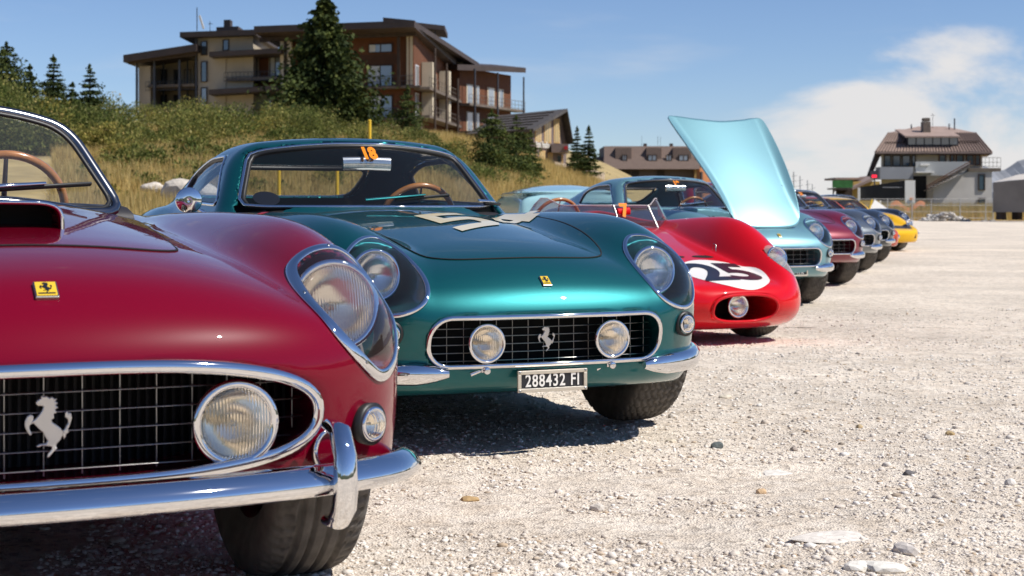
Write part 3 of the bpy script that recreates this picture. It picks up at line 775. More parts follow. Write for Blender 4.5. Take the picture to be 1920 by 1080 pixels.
    glasspane(root, 'windscreen', g_cabin, WS, (0, 1.03), ((.2, 0, 0), (0, 1, 0), (0, 0, 1), (-1, 0, 0)), WSCREEN, .007)
    glasspane(root, 'rear_window', g_cabin, RW, (0, 1.03), ((-4.2, 0, 0), (0, 1, 0), (0, 0, 1), (1, 0, 0)), WSCREEN, .008)
    def dash():
        b = MB(); b.tube([(-1.10, y, .845 - .05 * y * y) for y in np.linspace(-.58, .58, 13)], .10, 12, up=(0, 0, 1), r2=.045); b.box(-1.15, -1.08, -.55, .55, .55, .82); return b.mesh('dashboard')
    obj('dashboard', cached('dash', dash), INTERIOR, root)
    steering(root, (-1.42, .33, .83), .18, m=wood)
    rv = MB(); rv.tube([(-1.17, -.11, 1.085), (-1.17, 0, 1.088), (-1.17, .11, 1.085)], .030, 12, up=(1, 0, 0), r2=.012); rv.tube([(-1.17, 0, 1.09), (-1.20, 0, 1.15)], .005, 6)
    rv.build('rear_view_mirror', mat('mirror_grey', (.55, .57, .58), .15, .8), root)
    if wipers:
        wiper(root, g_cabin, (-.10, .905), (.27, .935), paintm if detail > 1 else CHROME); wiper(root, g_cabin, (.46, .905), (.60, .90), CHROME)
    if screen: numbers_on(root, g_cabin, screen, .005, 1.122, .070, ORANGEP, 'windscreen_number', .004, 0, .012)
    if platetxt: plate(root, (.700 - .3*platey, platey, .320), platetxt)
    return root
# ------------------------------------------------------------------ the maroon open roadster (nearest)
S = dict(
 zc=spl([.90,.80,.745,.70,.66,.60,.50,.30,.10,-.2,-.5,-.9,-1.4,-2.0,-2.6,-3.1,-3.4],[.40,.53,.605,.652,.695,.748,.785,.822,.843,.868,.890,.915,.90,.90,.88,.78,.62],.035),
 zf=spl([.90,.80,.70,.62,.54,.46,.38,.30,.15,0,-.4,-1.0,-1.5,-2.0,-2.5,-3.0,-3.4],[.34,.44,.545,.615,.685,.740,.782,.812,.850,.870,.884,.884,.872,.885,.895,.82,.62],.035),
 yf=spl([.8,.5,.2,-.5,-1.5,-2.4,-3.4],[.58,.615,.63,.645,.65,.64,.55],.06),
 W=spl([.80,.65,.5,.4,.25,0,-.5,-1.2,-2.3,-3.0,-3.5],[.66,.715,.750,.768,.785,.805,.81,.80,.82,.76,.62],.06),
 xn=spl([.12,.2,.28,.36,.46,.56,.66,.9],[.44,.54,.625,.668,.692,.706,.712,.70],.03),
 zb=spl([.8,.5,0,-1,-3,-3.6],[.375,.36,.23,.20,.22,.30],.06))
SM_Z = .512
def s_mouth(y, z): return ((np.abs(y)/.500)**3.0 + (np.abs(z-SM_Z+.02*y*y)/.102)**2.5)**(1/2.7)*.102 - .102
SHL = closedspline([(.660,.560),(.605,.597),(.550,.655),(.522,.715),(.535,.768),(.590,.803),(.652,.806),(.705,.772),(.737,.705),(.738,.630),(.712,.578)], 88)
s_hl2 = polysdf(SHL)
def s_body(x, y, z):
    a = np.abs(y); y2 = a * a
    hood = S['zc'](x) - .20 * y2 - .30 * y2 * y2
    fe = S['zf'](x) - 3.1 * (a - S['yf'](x))**2
    d = (z - smax(hood, fe, .05)) * .92
    d = smax(d, a - S['W'](x) + .42 * (z - .50)**2, .15)
    d = smax(d, x - (S['xn'](z) - .20 * y2 - .95 * y2**3), .07)
    d = smax(d, -3.30 + .25 * y2 + .25 * (z - .5)**2 - x, .10)
    return smax(d, S['zb'](x) - z, .05)
def s_full(x, y, z):
    b = s_body(x, y, z); a = np.abs(y)
    b = smax(b, -smax(smax(np.abs(x + 1.78) - .50, a - (.57 - .12 * np.clip(x + 1.6, 0, 1)), .1), .28 - z, .03), .03)
    b = smax(b, -np.maximum(s_mouth(y, z), .40 - x), .014)
    b = smax(b, -smax(s_hl2(a, z) + .012, .27 + .2 * (z - .69) - x, .02), .008)
    return smax(b, -arch(x, y, z, (0, -2.4), .39, .39), .016)
def s_screen(x, y, z): return (x - (-1.08 - .85 * (z - .90) - .62 * y * y)) * .75
SWS = convex(ccw([(-.505,.880),(.505,.880),(.372,1.128),(.20,1.185),(-.20,1.185),(-.372,1.128)]), .045)
SBON = closedspline([(.315,0),(.315,.14),(.305,.255),(.255,.318),(.15,.335),(-.15,.372),(-.5,.42),(-.78,.452),(-.86,.42),(-.84,.22),(-.82,0),
   (-.84,-.22),(-.86,-.42),(-.78,-.452),(-.5,-.42),(-.15,-.372),(.15,-.335),(.255,-.318),(.305,-.255),(.315,-.14)], 120)
def roadster():
    MAR = paint('maroon_paint', (.165, .0003, .013), 0.0, .32, .008, ior=1.34)
    root = empty('roadster'); tag(root, 'maroon open roadster with chrome bumper, bonnet scoop and big fog lamp, nearest in row', 'car', 'sports cars parked in a row')
    obj('body', body_mesh(s_full, (-3.45, -.90, .10), (.80, .90, 1.0), .0135), MAR, root)
    bo = obj('bonnet', panel(SBON, s_body, .003), MAR, root)
    q = resample(SBON, 150); P, g = onfield(s_body, np.c_[q, np.full(150, 1.3)], (0, 0, -1), .0015)
    MB().tube(P, .0030, 6, True, up=list(map(Vector, g)), r2=.0022).build('bonnet_shut_line', DARK, bo)
    # scoop: a low hood over a dark mouth
    xs = np.linspace(.060, -.62, 22); v = []; nk = 25
    for i, x in enumerate(xs):
        t = i / 21; hw = .125 - .02 * t; hh = .058 * (1 - t)**.8 + .004
        for k in range(nk):
            a = math.pi * k / (nk - 1); cy = math.cos(a); sy = math.sin(a)
            y = hw * math.copysign(abs(cy)**.35, cy); zz = hh * abs(sy)**.5
            xx = x - .02 * (y / hw)**2
            v.append((xx, y, float(s_body_top(xx, y)) + zz - .003))
    f = [(i*nk+k, i*nk+k+1, (i+1)*nk+k+1, (i+1)*nk+k) for i in range(21) for k in range(nk-1)]
    so_ = obj('bonnet_scoop', mesh('scoop', v, f, True), MAR, bo); sm = so_.modifiers.new('thickness', 'SOLIDIFY'); sm.thickness = .007; sm.offset = 0
    bk = [(x - .10, y, z) for x, y, z in v[:nk]]; obj('scoop_duct', mesh('duct', bk, [list(range(nk))]), DARK, bo)
    lip = [(p[0] + .001, p[1], p[2]) for p in v[:nk]]; MB().tube(lip, .0045, 8).build('scoop_lip', CHROME, bo)
    # grille
    rim = resample(outline(s_mouth, (0, SM_Z), 200), 150); P, g = onfield(s_body, np.c_[np.full(150, 1.2), rim], (-1, 0, 0), .002)
    gr = MB().tube(P, .013, 10, True, up=list(map(Vector, g)), r2=.010).build('grille_surround', CHROME, root)
    V, F = cutgrid([rim * [1.05, 1]], .2); obj('grille_backing', mesh('b', np.c_[np.full(len(V), .44) - .1 * V[:, 0]**2, V], F), DARK, gr)
    b = MB()
    for k in range(60):
        y = -.5 + k / 59.; b.box(.452, .46, y, y + .006, SM_Z - .1, SM_Z + .1)
    b.build('radiator_fins', mat('radiator_black', (.006, .006, .006), .7), gr)['kind'] = 'stuff'
    hw = lambda z: .500 * max(0, 1 - (abs(z - SM_Z) / .104)**2.5)**(1/3.0); hh = lambda y: .102 * max(0, 1 - (abs(y) / .500)**3.0)**(1/2.5)
    xg = lambda y: .612 - .17 * y * y - .8 * y**6
    for k in range(6):
        z = SM_Z - .085 + k * .0345; w = hw(z) - .006
        MB().tube([(xg(y), y, z - .02*y*y) for y in np.linspace(-w, w, 17)], .0015, 6, up=(1, 0, 0), r2=.006).build('grille_bar', STEEL, gr)
    for k in range(15):
        y = -.474 + .0677 * k; qq = hh(y) - .005
        if qq > .02: MB().tube([(xg(y) - .010, y, SM_Z - qq), (xg(y) - .010, y, SM_Z + qq)], .0014, 6).build('grille_bar', STEEL, gr)
    bevelmod(obj('horse_emblem', horse_mesh(.112, .006), mat('brushed_emblem', (.72, .68, .62), .35, .7), root, (.632, .003, SM_Z - .004)), .002)
    badge(root, s_body, .600, .042, .047, .004)
    for s in (-1, 1):
        lamp(root, (.655, s * .335, .497), .073, LENSW, 'fog_lamp', .07, .009)
        lamp(root, (.355, s * .628, .690), .090, LENSW, 'headlight', .07, .008, pitch=10)
        q = SHL * [s, 1]; V, F = cutgrid([q if s > 0 else q[::-1]], .018)
        c = obj('headlight_cover', patch(s_body, V, F, (1.0, 0, 0), (0, 1, 0), (0, 0, 1), (-1, 0, 0), .003), COVER, root)
        r = resample(q, 100); P, g = onfield(s_body, np.c_[np.full(100, 1.0), r], (-1, 0, 0), .003)
        t = np.roll(P, -1, 0) - np.roll(P, 1, 0); sd = np.cross(nrm(t), g)
        rg = MB(); rg.tube(P, .0130, 12, True, up=list(map(Vector, g)), r2=.0045); rb = rg.build('cover_ring', CHROME, c)
        for k in (8, 30, 52, 70, 88):
            p0 = Vector(P[k]) + Vector(g[k]) * .004; MB().tube([p0, p0 + Vector(g[k]) * .002], [.004, .003], 8).build('ring_screw', STEEL, c)
        P, g = onfield(s_body, [(1.0, s * .615, .470)], (-1, 0, 0), .0)
        sg = lamp(root, P[0] + np.array([.016, s*.014, 0]), .030, LENSW, 'turn_signal', .02, .005, yawd=s*30)
        MB().lathe([(-.02, .040), (.001, .042), (.002, .034)], 'x', 28).build('rubber_seal', BLACK, sg)
        P, g = onfield(s_body, [(1.0, s * .525, .430)], (-1, 0, 0), .0)
        bd = MB().lathe([(-.03, .001), (-.03, .030), (.012, .040)], 'x', 28).build('brake_duct', DARK, root, loc=P[0]); bd.rotation_euler = (0, 0, math.radians(s*25))
        MB().tube([(.012, .040*math.cos(t), .040*math.sin(t)) for t in np.linspace(0, 6.283, 32, endpoint=False)], .005, 8, True).build('duct_ring', CHROME, bd)
        add_wheel(root, 0, s * .625, .335, .21, 'rib', wz=.06); add_wheel(root, -2.4, s * .65, .335, .21, 'plain', wz=.06)
        seat(root, -2.0, s * .30, mat('tan_leather', (.10, .03, .02), .5), .28)
        # overrider
        yb = .510; xb = .800 - .30 * yb**2 - .55 * yb**6
        pa = [(xb - .035, yb, .487), (xb + .022, yb, .482), (xb + .052, yb, .440), (xb + .056, yb, .380), (xb + .048, yb, .345), (xb + .015, yb, .315), (xb - .03, yb, .310)]
        MB().tube([(a, s*bq, c_) for a, bq, c_ in pa], [.017, .021, .022, .023, .023, .022, .020], 16, up=Vector((1, 0, 0)), r2=[.012, .016, .018, .02, .02, .016, .012]).build('overrider', CHROME, root)
    # bumper: D-section with a crease
    ys = np.r_[np.linspace(-.665, .665, 41)]; path = [(.800 - .30*y*y - .55*y**6, y, .398 - .02*y*y) for y in ys]
    pr = [(.42, -.80), (.34, -.818)]
    path = [(p[0] - .05, -.772 - .03*k, .366) for k, p in enumerate([])] + path
    endR = [(.54, .718, .386), (.45, .746, .374), (.37, .760, .362), (.30, .764, .354)]
    path = [(a, -b_, c_) for a, b_, c_ in endR[::-1]] + path + endR
    path = np.array(path); n = len(path); tt = np.linspace(0, 1, n); tip = np.clip(np.minimum(tt, 1 - tt) / .045, .12, 1)**.6
    prof = [(.038, -.006), (.024, .016), (.002, .030), (-.020, .028), (-.026, .0), (-.020, -.031), (.008, -.031), (.029, -.022)]
    v = []
    for i in range(n):
        t = path[min(i+1, n-1)] - path[max(i-1, 0)]; t /= np.linalg.norm(t); nx = np.array([t[1], -t[0], 0]); nx = nx / np.linalg.norm(nx)
        if nx[0] < 0 and abs(path[i][1]) < .7: nx = -nx
        if nx[1] * path[i][1] < 0 and abs(path[i][1]) > .5: nx = -nx
        for a, b_ in prof: v.append(path[i] + nx * a * tip[i] + np.array([0, 0, b_ * tip[i]]))
    m = len(prof); f = [(i*m+k, i*m+(k+1) % m, (i+1)*m+(k+1) % m, (i+1)*m+k) for i in range(n-1) for k in range(m)] + [list(range(m)), [(n-1)*m + k for k in range(m)][::-1]]
    me = mesh('bumper', v, f, True); bm = bmesh.new(); bm.from_mesh(me); bmesh.ops.recalc_face_normals(bm, faces=bm.faces[:]); bm.to_mesh(me); bm.free()
    bu = obj('front_bumper', me, CHROME, root); sb = bu.modifiers.new('s', 'SUBSURF'); sb.levels = 2; sb.render_levels = 2
    # windscreen
    ol = resample(outline(SWS, (0, 1.03), 160), 110); V, F = cutgrid([ol], .045)
    ws = obj('windscreen', patch(s_screen, V, F, (.2, 0, 0), (0, 1, 0), (0, 0, 1), (-1, 0, 0), 0), glass('roadster_glass', (.88, .90, .90), 1.3, 0, dust=.035), root)
    P, g = onfield(s_screen, np.c_[np.full(110, .2), ol], (-1, 0, 0), 0)
    FR = mat('screen_frame', (.20, .205, .22), .22, 1.0)
    MB().tube(P, .016, 10, True, up=list(map(Vector, g)), r2=.014).build('windscreen_frame', FR, ws)
    P2, g2 = onfield(s_screen, np.c_[np.full(110, .2), (ol - [0, 1.03]) * [.955, .93] + [0, 1.03]], (-1, 0, 0), .002)
    MB().tube(P2, .007, 8, True, up=list(map(Vector, g2)), r2=.006).build('rubber_seal', BLACK, ws)
    cy = [(-1.04 - .62*y*y, y, float(s_body_top(-1.04 - .62*y*y, y)) + .004) for y in np.linspace(-.52, .52, 25)]
    MB().tube(cy, .035, 8, up=(0, 0, 1), r2=.014).build('scuttle_trim', FR, root)
    wiper(root, s_screen, (-.02, .925), (.36, .952), CHROME); wiper(root, s_screen, (-.42, .905), (-.06, .955), CHROME)
    MB().tube([(-1.27 - .35*y*y, y, .865 - .05*y*y) for y in np.linspace(-.52, .52, 15)], .10, 12, up=(0, 0, 1), r2=.05).build('dashboard', INTERIOR, root)
    steering(root, (-1.60, .215, .885), .185)
    return root
def s_body_top(x, y):
    a = abs(y); y2 = a * a
    return smax(S['zc'](np.float64(x)) - .20*y2 - .30*y2*y2, S['zf'](np.float64(x)) - 3.1*(a - S['yf'](np.float64(x)))**2, .05)
car1 = roadster(); place(car1, -1.09, 3.40, 25.0)

# ------------------------------------------------------------------ the red open racer
R_ = dict(
 zc=spl([1.0,.92,.86,.80,.70,.50,.25,0,-.4,-.8,-1.2,-2.2,-2.8,-3.2],[.14,.25,.335,.383,.422,.468,.535,.595,.675,.750,.785,.79,.70,.5],.04),
 zf=spl([1.0,.9,.80,.70,.60,.50,.40,.30,.10,-.1,-.4,-.8,-1.2,-1.8,-2.2,-2.8,-3.2],[.15,.26,.36,.435,.50,.56,.62,.675,.775,.830,.838,.825,.815,.86,.88,.76,.5],.045),
 yf=spl([.8,.5,.2,-.5,-2.2,-3.2],[.40,.47,.51,.54,.56,.45],.06),
 W=spl([1.0,.85,.7,.5,.3,.1,-.5,-1.2,-2.2,-2.8,-3.3],[.36,.47,.56,.65,.70,.725,.73,.72,.77,.68,.52],.06),
 xn=spl([.06,.12,.18,.25,.33,.40,.8],[.50,.68,.785,.838,.850,.852,.85],.03),
 zb=spl([.9,.5,0,-1,-3,-3.6],[.12,.11,.12,.13,.18,.30],.06))
RM_Z = .257
def r_mouth(y, z): return ((np.abs(y)/.245)**2.8 + (np.abs(z-RM_Z)/.087)**2.5)**(1/2.6)*.087 - .087
RHL = closedspline([(.525,.435),(.462,.475),(.425,.540),(.428,.605),(.475,.640),(.535,.622),(.572,.560),(.578,.485)], 72)
r_hl2 = polysdf(RHL)
def r_body(x, y, z):
    a = np.abs(y); y2 = a * a
    d = (z - smax(R_['zc'](x) - .10 * y2, R_['zf'](x) - 4.2 * (a - R_['yf'](x))**2, .045)) * .9
    d = smax(d, a - R_['W'](x) + .5 * (z - .42)**2, .20)
    d = smax(d, x - (R_['xn'](z) - .42 * y2 - 1.8 * y2**3), .10)
    d = smax(d, -3.05 + .3 * y2 + .3 * (z - .5)**2 - x, .12)
    return smax(d, R_['zb'](x) - z, .07)
def r_full(x, y, z):
    b = r_body(x, y, z); a = np.abs(y)
    b = smax(b, -smax(smax(np.abs(x + 1.55) - .55, a - .52, .12), .25 - z, .03), .03)
    b = smax(b, -np.maximum(r_mouth(y, z), .40 - x), .02)
    b = smax(b, -smax(r_hl2(a, z) + .006, .36 + .3 * (z - .55) - x, .02), .008)
    return smax(b, -arch(x, y, z, (0, -2.25), .32, .36, .40), .015)
def racer():
    RED = paint('racing_red_paint', (.60, .004, .010), 0.0, .35, .01)
    root = empty('racing_car'); tag(root, 'bright red open racing car with black 25 in a white roundel', 'car', 'sports cars parked in a row')
    obj('body', body_mesh(r_full, (-3.2, -.82, .05), (.95, .82, .95), .0165), RED, root)
    rim = resample(outline(r_mouth, (0, RM_Z), 120), 80); V, F = cutgrid([rim * [1.08, 1.02] - [0, .02*RM_Z]], .2)
    obj('intake_backing', mesh('b', np.c_[np.full(len(V), .47), V], F), DARK, root)
    P, g = onfield(r_body, np.c_[np.full(80, 1.3), rim], (-1, 0, 0), .0); MB().tube(P, .010, 8, True).build('intake_lip', RED, root)
    MB().box(.52, .53, .07, .09, RM_Z-.08, RM_Z+.08).build('intake_strut', BLACK, root)
    lamp(root, (.735, -.010, RM_Z + .012), .070, LENS, 'fog_lamp', .08, .008, bracket=False)
    cir = [(.505 + .292*math.cos(t), (.045 + .285*math.sin(t))) for t in np.linspace(0, 2*math.pi, 72, endpoint=False)]
    V, F = cutgrid([cir], .035); ro = obj('white_roundel', patch(r_body, V, F, (0, 0, 1.2), (1, 0, 0), (0, 1, 0), (0, 0, -1), .002), WHITEP, root)
    V, F = text_mesh('25', .54, .018, L=.035, space=.92); V = V * [.95, .94]
    obj('racing_number', patch(r_body, V, F, (.505, .045, 1.2), (0, 1, 0), (-1, 0, 0), (0, 0, -1), .0045), BLACKP, ro)
    for s in (-1, 1):
        sl_ = [(.13 + .030*math.cos(t) , s*.115 + .085*math.sin(t)) for t in np.linspace(0, 2*math.pi, 32, endpoint=False)]
        V, F = cutgrid([sl_], .04); obj('bonnet_vent', patch(r_body, V, F, (0, 0, 1.2), (1, 0, 0), (0, 1, 0), (0, 0, -1), .002), DARK, root)
        lamp(root, (.440, s * .500, .560), .072, LENS, 'headlight', .06, .007, pitch=12)
        q = RHL * [s, 1]; V, F = cutgrid([q if s > 0 else q[::-1]], .02)
        obj('headlight_cover', patch(r_body, V, F, (1.1, 0, 0), (0, 1, 0), (0, 0, 1), (-1, 0, 0), .002), glass('milky_cover', (.85, .86, .85), 1.0, 0, dust=.22, haze=(.75, .74, .70)), root)
        add_wheel(root, 0, s * .60, .315, .19, 'zigzag'); add_wheel(root, -2.25, s * .62, .315, .2, 'plain')
        seat(root, -1.75, s * .27, mat('red_seat', (.25, .02, .02), .6), .24)
    # wraparound plastic screen with a centre post
    ys = np.linspace(-.60, .60, 33); v = []; base = []; top = []
    for y in ys:
        x = -.78 - .62 * y * y - .5 * y**4; z0 = float(cast(r_body, [(x, y, 1.3)], (0, 0, -1))[0][2]); base.append((x, y, z0)); h = .165 * min(1, (.62 - abs(y)) / .10)**.5
        top.append((x - .10, y * .93, z0 + h))
    v = base + top; f = [(i, i+1, 33+i+1, 33+i) for i in range(32)]
    sc = obj('windscreen', mesh('screen', v, f, True), TINTED, root); sm = sc.modifiers.new('t', 'SOLIDIFY'); sm.thickness = .004
    MB().tube(top, .004, 6).build('screen_edge', glass('acrylic_edge', (.9, .88, .88), 1.5, .1, dust=.5, haze=(.7, .66, .66)), sc)
    MB().tube([base[16], top[16]], .006, 6).build('screen_post', STEEL, sc)
    MB().tube([base[26], top[26]], .006, 6).build('screen_post', STEEL, sc)
    Sc = lambda x, y, z: (x - (-.78 - .62*y*y - .5*y**4 - .6*(z - .77)))*.8
    V, F = text_mesh('7', .13, .006, L=.04); obj('screen_number', patch(Sc, V, F, (.2, .06, .865), (0, 1, 0), (0, 0, 1), (-1, 0, 0), .012), ORANGEP, sc)
    steering(root, (-1.25, -.28, .78), .19); mi = MB(); mi.tube([(-.86, .02, .86), (-.86, .12, .87)], .03, 10, up=(1, 0, 0), r2=.02); mi.build('mirror', RED, root)
    hk = MB(); hk.tube([(.16, .20, .60), (.16, .20, .645), (.13, .20, .65), (.12, .20, .61)], .004, 6); hk.build('bonnet_catch', STEEL, root)
    return root
car3 = racer(); place(car3, 1.125, 10.85, 26.0)
# ------------------------------------------------------------------ the rest of the parked row
ROWG = 'sports cars parked in a row'
TEAL = paint('teal_metallic_paint', (.0, .110, .118), .66, .40, .004, True)
car2 = coupe('metallic teal sports coupe with number 54 on its bonnet and two round fog lamps', TEAL, '18', '288432 FI', 2, fogs=True, group=ROWG, wz=.069)
place(car2, -.155, 5.96, 24.4)
D5 = [[(0,1),(1,1),(1,.81),(.28,.81),(.28,.62),(.86,.62),(1,.51),(1,.12),(.86,0),(0,0),(0,.19),(.66,.19),(.71,.23),(.71,.39),(.66,.43),(0,.43)]]
D4 = [[(0,.2),(1,.2),(1,.42),(0,.42)], [(.5,.42),(.8,.42),(.8,1),(.5,1)], [(.5,0),(.8,0),(.8,.2),(.5,.2)], [(0,.42),(.22,.42),(.5,.80),(.5,1),(.42,1)]]
for D, (ox, oy), hg in ((D5, (.04, -.05), .50), (D4, (-.27, .285), .36)):      # slanted figures: baseline runs diagonally over the bonnet
    V, F = cutgrid([[(ox - .26*a - hg*b, oy + .29*a) for a, b in q] for q in D], .035)
    obj('racing_number', patch(g_body, V, F, (0, 0, 1.3), (1, 0, 0), (0, 1, 0), (0, 0, -1), .0062), CREAM, car2)
# door mirror, wing stripe, stickers and papers of the teal coupe
P, g = onfield(g_uncut, [(-1.27, -1.2, .86)], (0, 1, 0), 0); P = P[0]
dm = MB().lathe([(-.055, .001), (-.050, .025), (-.02, .048), (.008, .056), (.012, .052), (.006, .001)], 'x', 28).build('door_mirror', CHROME, car2, loc=(P[0] + .02, P[1] - .09, P[2] + .065)); dm.rotation_euler = (0, 0, math.radians(-12))
MB().tube([(-.02, 0, -.02), (-.03, .06, -.05), (-.02, .10, -.075)], .009, 8).build('mirror_stalk', CHROME, dm)
V, F = cutgrid([[(-.62, -.75), (-.52, -.75), (-.60, -.60), (-.70, -.60)]], .04); obj('red_wing_stripe', patch(g_body, V, F, (0, 0, 1.3), (1, 0, 0), (0, 1, 0), (0, 0, -1), .003), mat('red_stripe', (.6, .03, .04), .4, coat=.6), car2)
MB().box(-1.18, -.98, .02, .30, .893, .896).build('paper_sheet', WHITEP, car2)
cir = [(-.475 + .05*math.cos(t), .945 + .030*math.sin(t)) for t in np.linspace(0, 6.283, 24, endpoint=False)]
V, F = cutgrid([cir], .05); obj('round_sticker', patch(g_cabin, V, F, (.2, 0, 0), (0, 1, 0), (0, 0, 1), (-1, 0, 0), -.016), BLACKP, car2)

LBLUE = paint('pale_blue_metallic_paint', (.17, .36, .41), .42, .44, .008)
car4 = coupe('pale blue metallic coupe with its bonnet standing open', LBLUE, '19', '275 WX', 1, bonnet=41.5, platey=.17, interior=mat('red_leather', (.16, .012, .018), .5), group=ROWG)
place(car4, 2.10, 14.75, 24.4)
MAR2 = paint('wine_red_paint', (.20, .006, .022), 0.2, .36, .012)
car5 = coupe('wine red coupe between the open-bonnet blue coupe and the silver grey one', MAR2, '20', None, 1, group=ROWG); place(car5, 3.22, 18.55, 24.4)
GREY = paint('silver_grey_paint', (.17, .19, .205), .6, .34, .012)
car6 = coupe('silver grey coupe just behind the wine red coupe', GREY, None, None, 1, group=ROWG); place(car6, 4.30, 22.36, 24.4)
DGREY = paint('dark_slate_paint', (.045, .055, .065), .4, .34, .012)
car7 = coupe('dark slate coupe with round chrome lamps behind the silver grey coupe', DGREY, '21', None, 1, group=ROWG); place(car7, 5.40, 26.2, 24.4)

# wedge-nosed cars further down the row
K = dict(zc=spl([1.1,1.0,.9,.7,.4,0,-.4,-.8,-1.6,-2.4,-3.0,-3.3],[.30,.40,.44,.49,.57,.66,.74,.82,.86,.90,.86,.7],.05),
         zf=spl([1.1,1.0,.9,.7,.4,.1,-.3,-.8,-1.6,-2.3,-3.0,-3.3],[.28,.38,.43,.50,.62,.735,.79,.80,.83,.92,.86,.7],.05),
         W=spl([1.1,.8,.4,0,-1,-2.3,-3.3],[.60,.69,.78,.82,.82,.86,.74],.08))
def k_body(x, y, z):
    a = np.abs(y); y2 = a*a
    d = (z - smax(K['zc'](x) - .08*y2, K['zf'](x) - 2.2*(a - .58)**2, .05))*.92
    d = smax(d, a - K['W'](x) + .4*(z - .5)**2, .16); d = smax(d, x - (.98 - .25*y2 - 1.2*y2**3 - 1.2*np.clip(.40 - z, 0, 1)**2), .06)
    d = smax(d, -3.2 + .2*y2 - x, .08); return smax(d, .18 - z, .05)
def k_cabin(x, y, z):
    a = np.abs(y); y2 = a*a; d = z - (ROOF(x + .05)*.94 - .15*y2); d = smax(d, (a - (.66 - .5*(z - .85)))*.9, .11)
    d = smax(d, (x - (-.62 - 1.5*(z - .85) - .45*y2))*.55, .05); return smax(d, .6 - z, .03)
KWS = convex(ccw([(-.56,.862),(.56,.862),(.44,1.06),(-.44,1.06)]), .05); KSW = convex(ccw([(-1.0,.87),(-1.95,.89),(-1.85,1.03),(-1.35,1.06)]), .04); KRW = convex(ccw([(-.40,.92),(.40,.92),(.36,1.02),(-.36,1.02)]), .05)
def k_full(x, y, z):
    a = np.abs(y); b = smin(k_body(x, y, z), k_cabin(x, y, z), .04)
    inner = smin(k_cabin(x, y, z) + .035, np.maximum(np.maximum(np.abs(x + 1.45) - .6, a - .6), np.abs(z - .6) - .28), .02); b = smax(b, -inner, .012)
    b = smax(b, -np.maximum(KWS(y, z), -1.6 - x), .012); b = smax(b, -np.maximum(KSW(x, z), .2 - a), .012); b = smax(b, -np.maximum(KRW(y, z), x + 2.0), .012)
    return smax(b, -arch(x, y, z, (0, -2.4), .33, .37), .016)
def wedge(label, pm, stripe=None):
    root = empty('sports_car'); tag(root, label, 'car', ROWG)
    obj('body', cached('k_body', lambda: body_mesh(k_full, (-3.3, -.9, .1), (1.05, .9, 1.22), .025)), pm, root)
    if stripe:
        for nm, x0, x1, m in stripe:
            V, F = cutgrid([[(x0, -.56), (x1, -.50), (x1, .50), (x0, .56)]], .06); obj(nm, patch(k_body, V, F, (0, 0, 1.3), (1, 0, 0), (0, 1, 0), (0, 0, -1), .004), m, root)
    MB().box(.84, .90, -.50, .50, .27, .37).build('air_intake', DARK, root)
    for s in (-1, 1):
        lamp(root, (.62, s*.55, .575), .075, LENS, 'headlight', .06, .010, pitch=10); add_wheel(root, 0, s*.70, kind='plain'); add_wheel(root, -2.4, s*.72, kind='plain')
        glasspane(root, 'side_window', k_cabin, KSW, (-1.5, .96), ((0, s*1.1, 0), (1, 0, 0), (0, 0, 1), (0, -s, 0)), WSCREEN, .007)
        seat(root, -1.8, s*.3)
        MB().tube([(.86, s*.40, .36), (.80, s*.62, .36), (.62, s*.74, .37)], [.02, .035, .02], 8, up=(0, 0, 1), r2=.035).build('corner_bumper', CHROME, root)
    glasspane(root, 'windscreen', k_cabin, KWS, (0, .97), ((.4, 0, 0), (0, 1, 0), (0, 0, 1), (-1, 0, 0)), WSCREEN, .010, trimm=BLACK)
    glasspane(root, 'rear_window', k_cabin, KRW, (0, .97), ((-4.2, 0, 0), (0, 1, 0), (0, 0, 1), (1, 0, 0)), WSCREEN, .008)
    steering(root, (-1.2, .33, .80), .18)
    return root
ORANGE = paint('orange_red_paint', (.50, .055, .015), .0, .4, .012)
car8 = wedge('orange red wedge-nosed sports car in front of the yellow one', ORANGE); place(car8, 6.28, 30.2, 24.4)
YEL = paint('yellow_car_paint', (.78, .44, .01), .0, .4, .012)
car9 = wedge('yellow sports car with a black band across its nose', YEL, [('black_nose_band', .56, .78, BLACKP)]); place(car9, 7.48, 33.5, 24.4)
BLK = paint('black_car_paint', (.012, .014, .02), .0, .4, .012)
car10 = coupe('black car with bright chrome lamps, last in the row behind the yellow car', BLK, None, None, 1, group=ROWG); place(car10, 8.40, 37.2, 24.4)
# ------------------------------------------------------------------ ground and hill
def vnoise(x, y, s, seed=0):
    """smooth value noise, vectorised"""
    r = np.random.default_rng(seed).random((256, 256)); x = x / s; y = y / s; i = np.floor(x).astype(int); j = np.floor(y).astype(int); u = x - i; v = y - j
    u = u*u*(3-2*u); v = v*v*(3-2*v); g = lambda a, b: r[a % 256, b % 256]
    return (g(i, j)*(1-u) + g(i+1, j)*u)*(1-v) + (g(i, j+1)*(1-u) + g(i+1, j+1)*u)*v - .5
def sstep(a, b, x): t = np.clip((x - a) / (b - a), 0, 1); return t*t*(3-2*t)
def lot_z(x, y):
    near = 1 - sstep(7.2, 11.5, y)
    return .069 * near + .05 * vnoise(x, y, 3.1, 1) * sstep(0, 40, np.abs(y) + 20) * .35 + .012 * vnoise(x, y, .45, 2)
def hill_z(x, y):
    foot = 24 + .35 * np.maximum(x + 6, 0)
    g = sstep(14, -14, x - .14 * (y - 100)); ramp = np.maximum(y - foot, 0)
    z = .062 * ramp * g * (1 - .25 * sstep(120, 200, y)) + .010 * np.maximum(y - 60, 0) * g * sstep(-12, -34, x)
    return z + (.5 * vnoise(x, y, 9, 5) + .25 * vnoise(x, y, 3.3, 6)) * np.clip(ramp / 14, 0, 1) * g - .06 - .6 * sstep(.12, .02, g)
